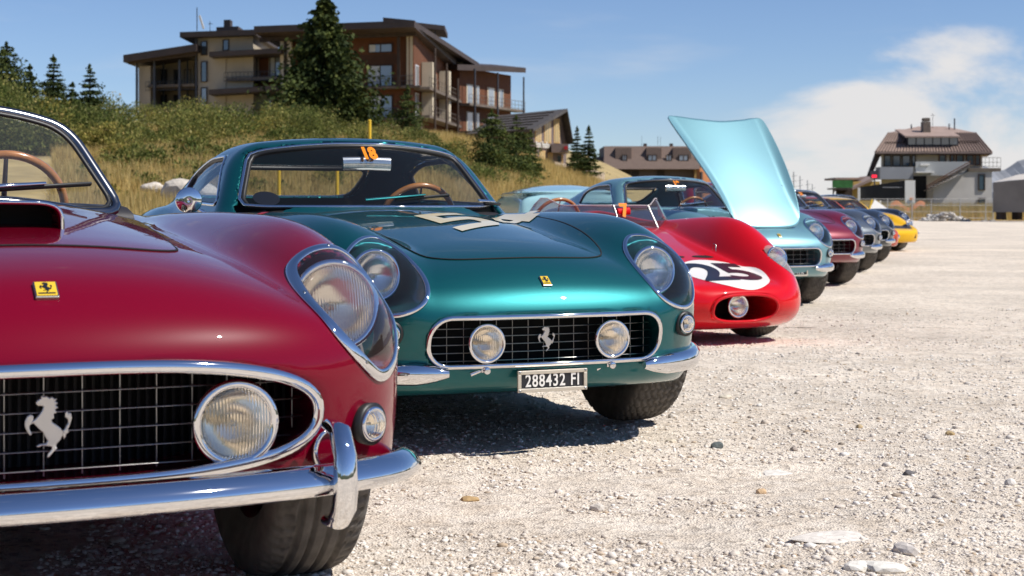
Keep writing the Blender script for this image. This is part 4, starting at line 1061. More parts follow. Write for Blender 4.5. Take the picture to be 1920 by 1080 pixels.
def sheet(name, xs, ys, zf, m, cut=None):
    X, Y = np.meshgrid(xs, ys, indexing='ij'); Z = zf(X, Y); nx, ny = X.shape
    V = np.stack([X, Y, Z], -1).reshape(-1, 3); i, j = np.meshgrid(np.arange(nx-1), np.arange(ny-1), indexing='ij')
    F = np.stack([i*ny+j, (i+1)*ny+j, (i+1)*ny+j+1, i*ny+j+1], -1).reshape(-1, 4)
    if cut is not None: F = F[cut(V[F].mean(1))]
    return obj(name, mesh(name, V, F, True), m)
def gravel_mat():
    m = bpy.data.materials.new('pale_gravel'); nt, N, L, p = nodes(m); p.inputs['Roughness'].default_value = .95; p.inputs['Specular IOR Level'].default_value = .1
    t = N.new('ShaderNodeTexCoord')
    def noise(sc, det=4, ro=.6):
        n = N.new('ShaderNodeTexNoise'); n.inputs['Scale'].default_value = sc; n.inputs['Detail'].default_value = det; n.inputs['Roughness'].default_value = ro; L(t.outputs['Object'], n.inputs['Vector']); return n
    big = noise(.55, 4); mid = noise(9, 6, .7); fine = noise(85, 4, .7)
    vo = N.new('ShaderNodeTexVoronoi'); vo.inputs['Scale'].default_value = 55; L(t.outputs['Object'], vo.inputs['Vector'])
    vo2 = N.new('ShaderNodeTexVoronoi'); vo2.inputs['Scale'].default_value = 150; L(t.outputs['Object'], vo2.inputs['Vector'])
    r1 = N.new('ShaderNodeValToRGB'); L(mid.outputs['Fac'], r1.inputs[0])
    e = r1.color_ramp.elements; e[0].position = .28; e[0].color = (.585, .495, .395, 1); e[1].position = .64; e[1].color = (.83, .755, .655, 1)
    # each stone its own tone
    r2 = N.new('ShaderNodeValToRGB'); sp = N.new('ShaderNodeSeparateColor'); L(vo.outputs['Color'], sp.inputs[0]); L(sp.outputs[0], r2.inputs[0])
    e = r2.color_ramp.elements; e[0].position = 0; e[0].color = (.50, .47, .44, 1); e[1].position = .22; e[1].color = (.95, .93, .90, 1)
    x = r2.color_ramp.elements.new(1.0); x.color = (1.12, 1.08, 1.02, 1)
    mu = N.new('ShaderNodeMixRGB'); mu.blend_type = 'MULTIPLY'; mu.inputs[0].default_value = .75; L(r1.outputs[0], mu.inputs[1]); L(r2.outputs[0], mu.inputs[2])
    r3 = N.new('ShaderNodeMapRange'); L(big.outputs['Fac'], r3.inputs[0]); r3.inputs[1].default_value = .3; r3.inputs[2].default_value = .7; r3.inputs[3].default_value = .80; r3.inputs[4].default_value = 1.14
    mu2 = N.new('ShaderNodeMixRGB'); mu2.blend_type = 'MULTIPLY'; mu2.inputs[0].default_value = 1; L(mu.outputs[0], mu2.inputs[1]); L(r3.outputs[0], mu2.inputs[2])
    L(mu2.outputs[0], p.inputs['Base Color'])
    ad = N.new('ShaderNodeMath'); ad.operation = 'ADD'; L(fine.outputs['Fac'], ad.inputs[0]); L(vo.outputs['Distance'], ad.inputs[1])
    ad2 = N.new('ShaderNodeMath'); ad2.operation = 'ADD'; L(ad.outputs[0], ad2.inputs[0]); L(vo2.outputs['Distance'], ad2.inputs[1])
    b = N.new('ShaderNodeBump'); b.inputs['Strength'].default_value = .6; b.inputs['Distance'].default_value = .010; L(ad2.outputs[0], b.inputs['Height']); L(b.outputs[0], p.inputs['Normal'])
    return m
GRAVEL = gravel_mat()
def isl_mat(name, ramp, rough=.9, bump=None, trans=0.0):
    """colour picked per loose piece"""
    m = bpy.data.materials.new(name); nt, N, L, p = nodes(m); p.inputs['Roughness'].default_value = rough; p.inputs['Specular IOR Level'].default_value = .15
    g = N.new('ShaderNodeNewGeometry'); r = N.new('ShaderNodeValToRGB'); L(g.outputs['Random Per Island'], r.inputs[0])
    e = r.color_ramp.elements; e[0].position = ramp[0][0]; e[0].color = (*ramp[0][1], 1); e[1].position = ramp[-1][0]; e[1].color = (*ramp[-1][1], 1)
    for q, c in ramp[1:-1]: x = e.new(q); x.color = (*c, 1)
    L(r.outputs[0], p.inputs['Base Color'])
    if trans:
        o = N['Material Output']; tl = N.new('ShaderNodeBsdfTranslucent'); L(r.outputs[0], tl.inputs[0]); mx = N.new('ShaderNodeMixShader'); mx.inputs[0].default_value = trans
        L(p.outputs[0], mx.inputs[1]); L(tl.outputs[0], mx.inputs[2]); L(mx.outputs[0], o.inputs[0])
    if bump:
        t = N.new('ShaderNodeTexCoord'); n = N.new('ShaderNodeTexNoise'); n.inputs['Scale'].default_value = bump[0]; L(t.outputs['Object'], n.inputs['Vector'])
        b = N.new('ShaderNodeBump'); b.inputs['Strength'].default_value = bump[1]; b.inputs['Distance'].default_value = .005; L(n.outputs['Fac'], b.inputs['Height']); L(b.outputs[0], p.inputs['Normal'])
    return m
# far ground to the horizon, the lot in two meshes (fine near, coarse far)
tag(MB().box(-6000, 6000, -6000, 9000, -1.2, -.30).build('ground', mat('dry_meadow', (.20, .17, .09), .95, noise=(.02, .3))), kind='structure')
xs = np.r_[np.arange(-3.2, 4.6, .030)]; ys = np.r_[np.arange(3.0, 12.0, .035)]
def lot_fine(x, y): return lot_z(x, y) + .010 * vnoise(x, y, .11, 3) + .006 * vnoise(x, y, .05, 4)
tag(sheet('gravel_lot', xs, ys, lot_fine, GRAVEL), kind='structure')
xs2 = np.unique(np.r_[np.linspace(-60, -3.17, 70), np.linspace(-3.17, 4.57, 40), np.linspace(4.57, 60, 80)]); ys2 = np.unique(np.r_[np.linspace(-40, 3.03, 60), np.linspace(3.03, 11.97, 40), np.linspace(11.97, 112, 160)])
tag(sheet('gravel_lot_outer', xs2, ys2, lot_z, GRAVEL, lambda c: ~((c[:,0] > -3.16) & (c[:,0] < 4.56) & (c[:,1] > 3.04) & (c[:,1] < 11.96))), kind='structure')
HILLM = mat('dry_hill_soil', (.36, .27, .12), .95, noise=(.6, .35), bump=(3, .5, .1))
tag(sheet('grassy_hill', np.linspace(-120, 30, 130), np.linspace(20, 240, 130), hill_z, HILLM), kind='structure')
# loose stones
ICO = None
def pebbles(P, S, seed=0):
    """many small irregular stones in one mesh; P centres, S sizes"""
    r = np.random.default_rng(seed); t = (1 + 5**.5) / 2
    V = np.array([(-1,t,0),(1,t,0),(-1,-t,0),(1,-t,0),(0,-1,t),(0,1,t),(0,-1,-t),(0,1,-t),(t,0,-1),(t,0,1),(-t,0,-1),(-t,0,1)]) / 1.9
    F = np.array([(0,11,5),(0,5,1),(0,1,7),(0,7,10),(0,10,11),(1,5,9),(5,11,4),(11,10,2),(10,7,6),(7,1,8),(3,9,4),(3,4,2),(3,2,6),(3,6,8),(3,8,9),(4,9,5),(2,4,11),(6,2,10),(8,6,7),(9,8,1)])
    n = len(P); W = V[None] * (1 + .35 * (r.random((n, 12, 1)) - .5)); W = W * (S[:, None, None] * (.6 + .8 * r.random((n, 1, 3)))) * np.array([1, 1, .55])
    a = r.random(n) * 6.283; c, s = np.cos(a)[:, None], np.sin(a)[:, None]; X = W[..., 0]*c - W[..., 1]*s; Y = W[..., 0]*s + W[..., 1]*c
    W = np.stack([X, Y, W[..., 2]], -1) + P[:, None]
    return mesh('stones', W.reshape(-1, 3), (F[None] + 12*np.arange(n)[:, None, None]).reshape(-1, 3))
STONE = isl_mat('loose_limestone', [(0, (.22, .20, .18)), (.04, (.50, .38, .26)), (.10, (.60, .52, .43)), (.4, (.68, .61, .53)), (.8, (.76, .70, .62)), (1, (.82, .78, .72))], .9, (60, .4))
n = 52000; yy = 3.2 + 11 * RNG.random(n)**1.5; xx = (RNG.random(n) * 1.05 - .45) * yy * .70 + .02 * yy
sz = .0028 + .0068 * RNG.random(n)**2.6 + .010 * (RNG.random(n) < .03) * RNG.random(n)
clump = vnoise(xx, yy, .7, 11) + vnoise(xx, yy, .23, 12) > -.18; xx, yy, sz = xx[clump], yy[clump], sz[clump]
tag(obj('loose_gravel', pebbles(np.stack([xx, yy, lot_fine(xx, yy) + sz*.15], 1), sz, 3), STONE), 'pale loose gravel strewn over the parking lot', 'gravel', kind='stuff')
def stone(u, v, s, label, col, flat=.7, seed=0):
    Y = FPX * (CAM_H - .069) / (v - HOR); X = PX(u, Y); z = float(lot_fine(np.array([X]), np.array([Y]))[0]); r = np.random.default_rng(seed)
    bm = bmesh.new(); bmesh.ops.create_icosphere(bm, subdivisions=2, radius=1)
    for q in bm.verts:
        c = q.co; k = 1 + .25 * math.sin(3*c.x + seed) * math.cos(2.3*c.y + seed*2) + .12 * (r.random() - .5); k *= (1 + .10*math.sin(5*math.atan2(c.y, c.x) + seed) * (1 - abs(c.z))) if flat < .2 else 1; q.co = Vector((c.x*k*s*1.2, c.y*k*s, c.z*k*s*flat))
    me = bpy.data.meshes.new('stone'); bm.to_mesh(me); bm.free()
    o = obj('stone', me, mat('stone_%d' % seed, col, .9, noise=(50, .25), bump=(90, .4, .003)), None, (X, Y, z + (s*flat*.35 if flat > .2 else -s*flat*.35 + .002))); o.rotation_euler = (0, 0, seed * 1.3); tag(o, label, 'stone', 'larger stones on the gravel'); return o
LIM = (.66, .60, .52)
for k, (u, v, s, lb, c, fl) in enumerate([
 (1343, 838, .020, 'dark grey stone right of the teal coupe front wheel', (.10, .115, .11), .8), (1262, 780, .017, 'pale stone just right of the teal coupe front tyre', LIM, .8),
 (1360, 744, .026, 'long flat pale stone beyond the dark grey stone', (.60, .53, .42), .4), (1258, 826, .016, 'low cream stone below the teal coupe tyre', (.66, .58, .45), .5),
 (1612, 798, .014, 'small tan stone in the middle of the open gravel', (.50, .38, .22), .7), (1741, 821, .017, 'rounded pale stone right of the tan pebble', LIM, .8),
 (1781, 812, .015, 'golden tan stone near the right side of the gravel', (.50, .36, .18), .7), (1427, 925, .015, 'orange tinted stone in the foreground gravel', (.55, .38, .22), .8),
 (1489, 843, .013, 'grey brown stone between the dark and tan stones', (.36, .30, .25), .7), (1704, 888, .017, 'charcoal stone on the right foreground gravel', (.12, .11, .11), .6),
 (1455, 882, .055, 'wide flat white slab set into the gravel', (.74, .69, .61), .12), (1560, 1012, .075, 'largest flat white rock patch in the foreground', (.72, .66, .58), .07),
 (1612, 1068, .034, 'white rock at the bottom edge of the picture', (.72, .68, .60), .4), (1660, 1072, .040, 'broad white rock beside the bottom edge rock', (.74, .70, .62), .35),
 (880, 938, .022, 'tan flat stone on the gravel right of the maroon roadster', (.42, .28, .13), .45), (1120, 960, .018, 'pale angular stone centre bottom on gravel', LIM, .8),
 (1895, 910, .017, 'white stone at the right edge of the picture', (.72, .67, .60), .8), (1700, 1040, .028, 'knobbly grey white stone low right', (.55, .50, .45), .6)]):
    stone(u, v, s, lb, c, fl, k + 1)

# ------------------------------------------------------------------ vegetation
def leaves(C, D, size, seed, wid=.5):
    """one triangle pair (a leaf) per centre C along direction D"""
    r = np.random.default_rng(seed); n = len(C); D = D / np.maximum(np.linalg.norm(D, axis=1, keepdims=True), 1e-6); Q = r.normal(size=(n, 3)); S = np.cross(D, Q); S /= np.maximum(np.linalg.norm(S, axis=1, keepdims=True), 1e-6)
    s = (size * (.6 + .8 * r.random(n)))[:, None]
    a = C - D*s*.5; b = C + S*s*wid*.5; c = C + D*s*.5; d = C - S*s*wid*.5
    V = np.stack([a, b, c, d], 1).reshape(-1, 3); F = np.arange(4*n).reshape(-1, 4); return V, F
SPRUCE = isl_mat('spruce_needles', [(0, (.022, .034, .010)), (.5, (.045, .064, .017)), (.85, (.075, .095, .024)), (1, (.115, .130, .036))], .7, trans=.12)
SPRUCE2 = isl_mat('young_spruce_needles', [(0, (.030, .048, .014)), (.5, (.062, .088, .022)), (1, (.13, .145, .04))], .7, trans=.15)
BARK = mat('grey_bark', (.06, .045, .035), .9, noise=(6, .4))
def spruce(label, u, vtop, vbase, width, Y, seed, dens=1.0, m=SPRUCE, sparse=0.0, cat='tree', group='spruce trees on the slope'):
    r = np.random.default_rng(seed); X = PX(u, Y); z0 = PZ(vbase, Y); H = PZ(vtop, Y) - z0; Rb = width * Y / FPX / 2
    root = empty('spruce_tree', (X, Y, z0)); tag(root, label, cat, group)
    MB().tube([(0, 0, -1), (0, 0, H*.5), (.05, 0, H*.985)], [H*.022, H*.014, .015], 8).build('trunk', BARK, root)
    C = []; D = []; nw = int(H / .26 * dens) + 10
    for w in range(nw):
        h = (w + r.random()) / nw; prof = (1 - h)**.85 * (.86 + .28*math.sin(w*2.1 + seed)*(.5) + .12*r.random()); nb = int(9 + 11*(1 - h))
        for k in range(nb):
            if r.random() < sparse: continue
            a = r.random()*6.283; Lb = Rb * prof * (.70 + .5*r.random()**1.5) * (.86 + .22*math.sin(3*a + seed + 6*h) + .14*math.sin(7*a - 11*h + seed)); Lb *= 1.25 if r.random() < .05 else 1; zb = h*H
            npt = int((16 + 40*Lb/max(Rb, .1)) * dens); t = r.random(npt)**.7
            dr = -.32*t**1.2 + .22*t**3; px = np.cos(a)*Lb*t; py = np.sin(a)*Lb*t; pz = zb + Lb*dr + .10*Lb
            sp = .10*Lb*(.4 + t)
            C.append(np.stack([px, py, pz], 1) + r.normal(size=(npt, 3))*[sp_ for sp_ in (1, 1, .6)] * sp[:, None])
            D.append(np.stack([np.full(npt, math.cos(a)), np.full(npt, math.sin(a)), np.full(npt, -.35)], 1) + r.normal(size=(npt, 3))*.55)
    ntip = 60; t = r.random(ntip); C.append(np.stack([r.normal(size=ntip)*.05*(1-t)*2, r.normal(size=ntip)*.05, H*(.93 + .08*t)], 1)); D.append(np.tile([0, 0, 1.], (ntip, 1)) + r.normal(size=(ntip, 3))*.4)
    C = np.concatenate(C); D = np.concatenate(D); V, F = leaves(C, D, np.clip(H*.034, .16, .42)*np.ones(len(C)), seed, .55)
    obj('crown', mesh('crown', V, F), m, root); return root
spruce('tall dense dark green spruce in front of the big chalet hotel', 609, -14, 268, 262, 132, 1, 1.35)
spruce('small young spruce at the corner of the hotel, right of the tall one', 764, 160, 275, 128, 122, 2, .9, SPRUCE2, .25)
spruce('broad bushy young spruce below the gabled house', 922, 206, 340, 185, 108, 3, 1.0, SPRUCE2, .05)
spruce('narrow young spruce right beside the bushy one', 968, 216, 338, 120, 110, 4, .9, SPRUCE2, .1)
spruce('short spruce in front of the gabled house wall', 995, 246, 338, 60, 112, 5, .9, SPRUCE2, .1)
spruce('left one of the dark spruce pair right of the gabled house', 1082, 238, 322, 54, 150, 6, .9)
spruce('right one of the dark spruce pair right of the gabled house', 1104, 236, 328, 58, 146, 7, .9)
spruce('large dark spruce at the left edge of the picture', 12, 80, 240, 240, 88, 8, 1.1, SPRUCE, .05)
spruce('slim dark spruce top standing above the shrubs on the left', 100, 104, 240, 112, 96, 9, .9, SPRUCE, .05)
spruce('lone thin spruce left of the hotel on the ridge', 168, 122, 240, 100, 96, 10, .8, SPRUCE, .25)
spruce('small dark spruce half hidden behind the left edge spruce', 56, 122, 245, 120, 94, 12, .9, SPRUCE, .1)
spruce('low spruce top in the shrubs between the two slim spruces', 136, 156, 245, 84, 92, 13, .9, SPRUCE2, .1)
# shrubs and grass on the slope
def patchy(m, sc, cols):
    nt = m.node_tree; N = nt.nodes; L = nt.links.new; t = N.new('ShaderNodeTexCoord'); n = N.new('ShaderNodeTexNoise'); n.inputs['Scale'].default_value = sc; n.inputs['Detail'].default_value = 3; L(t.outputs['Object'], n.inputs['Vector'])
    r = N.new('ShaderNodeValToRGB'); L(n.outputs['Fac'], r.inputs[0]); e = r.color_ramp.elements; e[0].position = .36; e[0].color = (*cols[0], 1); e[1].position = .66; e[1].color = (*cols[2], 1); x = e.new(.5); x.color = (*cols[1], 1)
    src = [q for q in N if q.type == 'VALTORGB'][0]; mx = N.new('ShaderNodeMixRGB'); mx.blend_type = 'MULTIPLY'; mx.inputs[0].default_value = 1; L(src.outputs[0], mx.inputs[1]); L(r.outputs[0], mx.inputs[2])
    for l in list(nt.links):
        if l.from_node == src and l.to_node != mx: q = l.to_socket; nt.links.remove(l); L(mx.outputs[0], q)
    return m
patchy(SPRUCE, .55, [(.6, .65, .6), (1, 1, 1), (1.5, 1.4, 1.2)]); patchy(SPRUCE2, .7, [(.6, .65, .6), (1, 1, 1), (1.5, 1.4, 1.2)])
LEAFM = isl_mat('shrub_leaves', [(0, (.060, .078, .020)), (.4, (.150, .170, .042)), (.8, (.25, .255, .070)), (1, (.36, .32, .13))], .7, trans=.32); patchy(LEAFM, .28, [(.50, .62, .5), (1.0, 1.0, 1.0), (1.55, 1.25, 1.1)])
r = np.random.default_rng(21); C = []; D = []
def bush(X, Y, R, H, n, z=None):
    n = int(n*1.9)
    z = float(hill_z(np.array([X]), np.array([Y]))[0]) if z is None else z
    d = r.normal(size=(n, 3)); d /= np.linalg.norm(d, axis=1, keepdims=True); q = r.random(n)**.33; lump = 1 + .28*np.sin(d[:, 0]*5 + X)*np.cos(d[:, 2]*4 + Y)
    p = d*q[:, None]*lump[:, None]*[R, R, H*.5]; C.append(p + [X, Y, z + H*.42]); D.append(d + r.normal(size=(n, 3))*.6 + [0, 0, .5])
for k in range(125):
    u = 150 + 460*r.random(); Y = 88 + 46*r.random(); big = r.random()**2
    bush(PX(u, Y), Y, .7 + 1.5*big, (.9 + 2.4*big), int(280 + 800*big))
for k in range(90):
    u = -30 + 260*r.random(); Y = 76 + 24*r.random(); bush(PX(u, Y), Y, 1.0 + .9*r.random(), (2.2 + 2.4*r.random())*(1 - .0026*max(u, 0)), 700)
for k in range(110):
    u = 560 + 430*r.random(); Y = 84 + 36*r.random(); bush(PX(u, Y), Y, .7 + .8*r.random(), .7 + 1.1*r.random(), 330)
for k in range(55):
    u = 220 + 420*r.random(); Y = 62 + 26*r.random(); bush(PX(u, Y), Y, .5 + .8*r.random(), .6 + 1.1*r.random(), 360)
for k in range(30):
    u = 120 + 600*r.random(); Y = 45 + 20*r.random(); bush(PX(u, Y), Y, .35 + .4*r.random(), .4 + .5*r.random(), 200)
C = np.concatenate(C); D = np.concatenate(D); V, F = leaves(C, D, .085 + .085*r.random(len(C)), 5, .62)
tag(obj('shrub_thicket', mesh('thicket', V, F), LEAFM), 'dense olive green shrub thicket covering the slope below the hotel', 'shrubs', kind='stuff')
GRASSM = isl_mat('dry_grass', [(0, (.38, .27, .085)), (.5, (.60, .44, .165)), (.85, (.70, .55, .25)), (1, (.34, .31, .09))], .8, trans=.45)
n = 210000; uu = 100 + 1050*r.random(n); Yg = 27 + np.where(uu > 780, 130, 104)*r.random(n)**1.1; Xg = PX(uu, Yg); keep = vnoise(Xg, Yg, 2.2, 8) > -.28; Xg, Yg = Xg[keep], Yg[keep]; n = len(Xg)
zg = hill_z(Xg, Yg); h = (.25 + .55*r.random(n))*(.8 + .8*(vnoise(Xg, Yg, 4, 9) + .5)); a = r.random(n)*6.283; w = .022 + .02*r.random(n)
b0 = np.stack([Xg, Yg, zg - .05], 1); sd = np.stack([np.cos(a)*w, np.sin(a)*w, 0*a], 1); tip = b0 + np.stack([r.normal(size=n)*.14, r.normal(size=n)*.14, h], 1)
V = np.stack([b0 - sd, b0 + sd, tip], 1).reshape(-1, 3)
tag(obj('dry_grass', mesh('grass', V, np.arange(3*n).reshape(-1, 3)), GRASSM), 'tall dry golden grass on the lower slope behind the cars', 'grass', kind='stuff')
# yellow marker poles
YP = mat('yellow_pole_paint', (.72, .46, .02), .45)
for u, vt, Y, lb in ((693, 226, 33, 'yellow marker pole rising above the teal coupe roof'), (632, 282, 31, 'yellow marker pole seen through the teal coupe rear window'), (523, 284, 31, 'leftmost yellow marker pole, seen through the coupe windscreen')):
    po = empty('marker_pole', (PX(u, Y), Y, -.2)); tag(po, lb, 'pole', 'yellow marker poles')
    ht = PZ(vt, Y) + .2; MB().tube([(0, 0, 0), (0, 0, ht)], .035, 10).build('pole', YP, po); MB().tube([(0, 0, ht), (0, 0, ht + .02)], [.037, .02], 10).build('cap', YP, po)
# pale rubble bank behind the cars
r = np.random.default_rng(31); n = 1500; uu = 300 + 380*r.random(n); Yb = 19.5 + 2.0*r.random(n); Hb = .40*np.exp(-((uu - 520)/150)**2) + .12
P = np.stack([PX(uu, Yb), Yb, Hb*r.random(n)*1.6*np.exp(-((Yb - 20.5)/.9)**2)], 1)
tag(obj('rubble_bank', pebbles(P, .08 + .14*r.random(n), 6), isl_mat('bank_stone', [(0, (.42, .37, .30)), (.5, (.60, .55, .47)), (1, (.72, .68, .60))])), 'low bank of pale rubble behind the teal coupe', 'rubble', kind='stuff')
def boulder(u, v, Y, s, lb):
    bm = bmesh.new(); bmesh.ops.create_icosphere(bm, subdivisions=3, radius=1)
    for q in bm.verts: k = 1 + .2*math.sin(3*q.co.x + u)*math.cos(2.5*q.co.z) + .06*(random.random() - .5); q.co = q.co*k; q.co = Vector((q.co.x*s*1.5, q.co.y*s, q.co.z*s*.7))
    me = bpy.data.meshes.new('boulder'); bm.to_mesh(me); bm.free(); c = pt(u, v, Y); tag(obj('boulder', me, mat('boulder_stone', (.58, .52, .44), .9, noise=(4, .3), bump=(8, .6, .03)), None, c), lb, 'boulder')
boulder(352, 362, 40, .5, 'pale boulder in the dry grass left of the teal coupe'); boulder(286, 352, 45, .22, 'small pale rock in the dry grass beside the roadster windscreen')
# ------------------------------------------------------------------ buildings
def cladding(name, c1, c2, scale, dirv='Z'):
    m = bpy.data.materials.new(name); nt, N, L, p = nodes(m); p.inputs['Roughness'].default_value = .8
    t = N.new('ShaderNodeTexCoord'); w = N.new('ShaderNodeTexWave'); w.bands_direction = dirv; w.inputs['Scale'].default_value = scale; w.inputs['Distortion'].default_value = .6; w.inputs['Detail'].default_value = 3
    L(t.outputs['Object'], w.inputs['Vector']); n = N.new('ShaderNodeTexNoise'); n.inputs['Scale'].default_value = 1.6; n.inputs['Detail'].default_value = 6; L(t.outputs['Object'], n.inputs['Vector'])
    mx = N.new('ShaderNodeMixRGB'); L(n.outputs['Fac'], mx.inputs[0]); mx.inputs[1].default_value = (*c1, 1); mx.inputs[2].default_value = (*c2, 1)
    mu = N.new('ShaderNodeMixRGB'); mu.blend_type = 'MULTIPLY'; mu.inputs[0].default_value = .45; L(mx.outputs[0], mu.inputs[1]); L(w.outputs['Fac'], mu.inputs[2]); L(mu.outputs[0], p.inputs['Base Color'])
    b = N.new('ShaderNodeBump'); b.inputs['Strength'].default_value = .5; b.inputs['Distance'].default_value = .03; L(w.outputs['Fac'], b.inputs['Height']); L(b.outputs[0], p.inputs['Normal'])
    return m
WOODW = cladding('brown_timber_cladding', (.13, .045, .018), (.24, .085, .032), 3.2)
DTIM = mat('dark_timber', (.055, .036, .026), .8, noise=(2, .35))
GTIM = mat('grey_timber', (.15, .12, .095), .8, noise=(2, .3))
BEIGE = mat('beige_render', (.45, .39, .30), .9, noise=(.5, .12))
CREAMW = mat('cream_render', (.60, .52, .38), .9, noise=(.6, .1))
ROOFM = mat('brown_metal_roof', (.060, .042, .035), .6, noise=(.8, .25))
CURT = mat('white_curtain', (.62, .64, .66), .9)
METALD = mat('dark_steel_post', (.06, .065, .08), .5, .3)
class Bd:
    """a building: an empty that parents walls, roofs, windows..."""
    def __init__(s, name, label, cat, x, y):
        s.o = empty(name, (x, y, 0)); tag(s.o, label, cat); s.x, s.y = x, y; s.k = 0.0; s.u0 = 0
    def fix(s, o): o.location = (o.location[0] - s.x, o.location[1] - s.y, o.location[2]); return o
    def add(s, name, mb, m, parent=None): 
        o = mb.build(name, m, parent or s.o)
        if parent is None: o.location = (-s.x, -s.y, 0)
        return o
    def px(s, name, m, u0, u1, v0, v1, Y, dep, parent=None):
        """box whose front face fills pixels u0..u1, v0..v1 at depth Y"""
        Y += s.k*(s.u0 - (u0 + u1)/2) if u0 < s.u0 else 0
        return s.add(name, s.turn(MB().box(PX(u0, Y), PX(u1, Y), Y, Y + dep, PZ(v1, Y), PZ(v0, Y)), u0), m, parent)
    def turn(s, mb, u0=0):
        """set a front piece along the facade line when the facade stands at an angle"""
        if s.k and u0 < s.u0:
            xm = (min(p[0] for p in mb.v) + max(p[0] for p in mb.v))/2; mb.v = [(p[0], p[1] - s.k*FPX/s.y*(p[0] - xm), p[2]) for p in mb.v]
        return mb
    def at(s, u, Y): Y = Y + s.k*(s.u0 - u); return (PX(u, Y), Y)
    def window(s, u0, u1, v0, v1, Y, frame=DTIM, pane=PANE, mull=1, curtain=None, rail=0, fw=.09):
        Y += s.k*(s.u0 - (u0 + u1)/2) if u0 < s.u0 else 0
        x0, x1, z0, z1 = PX(u0, Y), PX(u1, Y), PZ(v1, Y), PZ(v0, Y); b = MB()
        b.box(x0, x1, Y - .10, Y + .05, z1 - fw, z1); b.box(x0, x1, Y - .10, Y + .05, z0, z0 + fw); b.box(x0, x0 + fw, Y - .099, Y + .05, z0 + fw, z1 - fw); b.box(x1 - fw, x1, Y - .099, Y + .05, z0 + fw, z1 - fw)
        for k in range(1, mull + 1):
            x = x0 + (x1 - x0)*k/(mull + 1); b.box(x - fw/2, x + fw/2, Y - .08, Y + .05, z0 + fw, z1 - fw)
        s.wu = (u0, (x0 + x1)/2); w = s.add('window', s.turn(b, u0), frame); s.pane(w, x0 + fw, x1 - fw, Y - .03, z0 + fw, z1 - fw, pane, mull, fw)
        if curtain: s.turn2(MB().box(x0 + fw, x0 + fw + (x1 - x0)*curtain, Y - .055, Y - .048, z0 + fw, z1 - fw)).build('curtain', CURT, w)
        return w
    def turn2(s, mb):
        if s.k and s.wu[0] < s.u0: mb.v = [(p[0], p[1] - s.k*FPX/s.y*(p[0] - s.wu[1]), p[2]) for p in mb.v]
        return mb
    def pane(s, w, x0, x1, y, z0, z1, m, mull, fw):
        n = mull + 1
        for k in range(n):
            a = x0 + (x1 - x0)*k/n + fw*.4; b = x0 + (x1 - x0)*(k + 1)/n - fw*.4; s.turn2(MB().box(a, b, y - .012, y, z0, z1)).build('pane', m, w)
    def wallwin(s, p0, p1, t0, t1, z0, z1, frame=CREAMW, pane=PANE):
        """window on an oblique wall running p0->p1, between fractions t0..t1"""
        q = lambda t: (p0[0] + (p1[0]-p0[0])*t, p0[1] + (p1[1]-p0[1])*t)
        w = s.add('window', MB().obox(q(t0), q(t1), z0, z1, .10, -.06), frame); d = (t1 - t0)*.12
        MB().obox(q(t0 + d), q(t1 - d), z0 + .12, z1 - .12, .02, -.085).build('pane', pane, w); return w
    def railing(s, pts, z, h=1.0, m=METALD, n=14):
        b = MB()
        for zz in (z + h, z + h*.52, z + .12): b.tube([(p[0], p[1], zz) for p in pts], .028, 5)
        L = len(pts) - 1
        for k in range(n + 1):
            t = k/n*L; i = min(int(t), L - 1); f = t - i; x = pts[i][0]*(1-f) + pts[i+1][0]*f; y = pts[i][1]*(1-f) + pts[i+1][1]*f; b.tube([(x, y, z), (x, y, z + h)], .022, 5)
        return s.add('railing', b, m)
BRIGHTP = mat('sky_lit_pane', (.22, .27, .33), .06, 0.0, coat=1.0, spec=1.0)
H = Bd('chalet_hotel', 'large timber and render chalet hotel on the ridge behind the tall spruce', 'hotel', PX(560, 160), 160)
Y0 = 158.0; H.k = .0193; H.u0 = 776
# left wing with columns
H.px('wall', BEIGE, 262, 368, 112, 222, Y0 + 6, 10); H.px('wall', BEIGE, 259, 283, 124, 222, Y0 + .5, 6)
H.px('balcony_slab', GTIM, 273, 368, 158, 163, Y0, 6.4); H.px('balcony_slab', GTIM, 273, 368, 204, 209, Y0, 6.4)
H.railing([H.at(273, Y0), H.at(367, Y0)], PZ(158, Y0), 1.0); H.railing([H.at(273, Y0), H.at(367, Y0)], PZ(204, Y0), 1.0)
for u in (256, 289, 336): H.px('column', METALD, u - 2, u + 2, 112, 222, Y0 - .3, .3)
for u in (306, 351): H.px('column', METALD, u - 1.5, u + 1.5, 112, 222, Y0 + 4, .3)
for v0, v1 in ((130, 158), (178, 204)):
    for u in (300, 325, 345): H.window(u, u + 14, v0, v1, Y0 + 5.95, mull=1)
def slab(u0, v0, u1, v1, th, Ya, Yb, du=0, dv=0, k=0.0):
    """sloping roof slab: front edge (u0,v0)-(u1,v1) at depth Ya, back edge at Yb"""
    a = [pt(u0, v0, Ya + k*(776 - u0)), pt(u1, v1, Ya + k*(776 - u1))]; kk = Yb - Ya; b = [a[1] + Vector((du, kk, dv)), a[0] + Vector((du, kk, dv))]
    lo = [q - Vector((0, 0, th)) for q in a + b]; return MB().hexa(lo, a + b)
H.add('roof', slab(231, 103, 368, 82, .75, Y0 - 2, Y0 + 16, k=H.k), ROOFM); H.add('roof_beam', slab(240, 114, 368, 97, .35, Y0 - 1.2, Y0 - .8, k=H.k), DTIM)
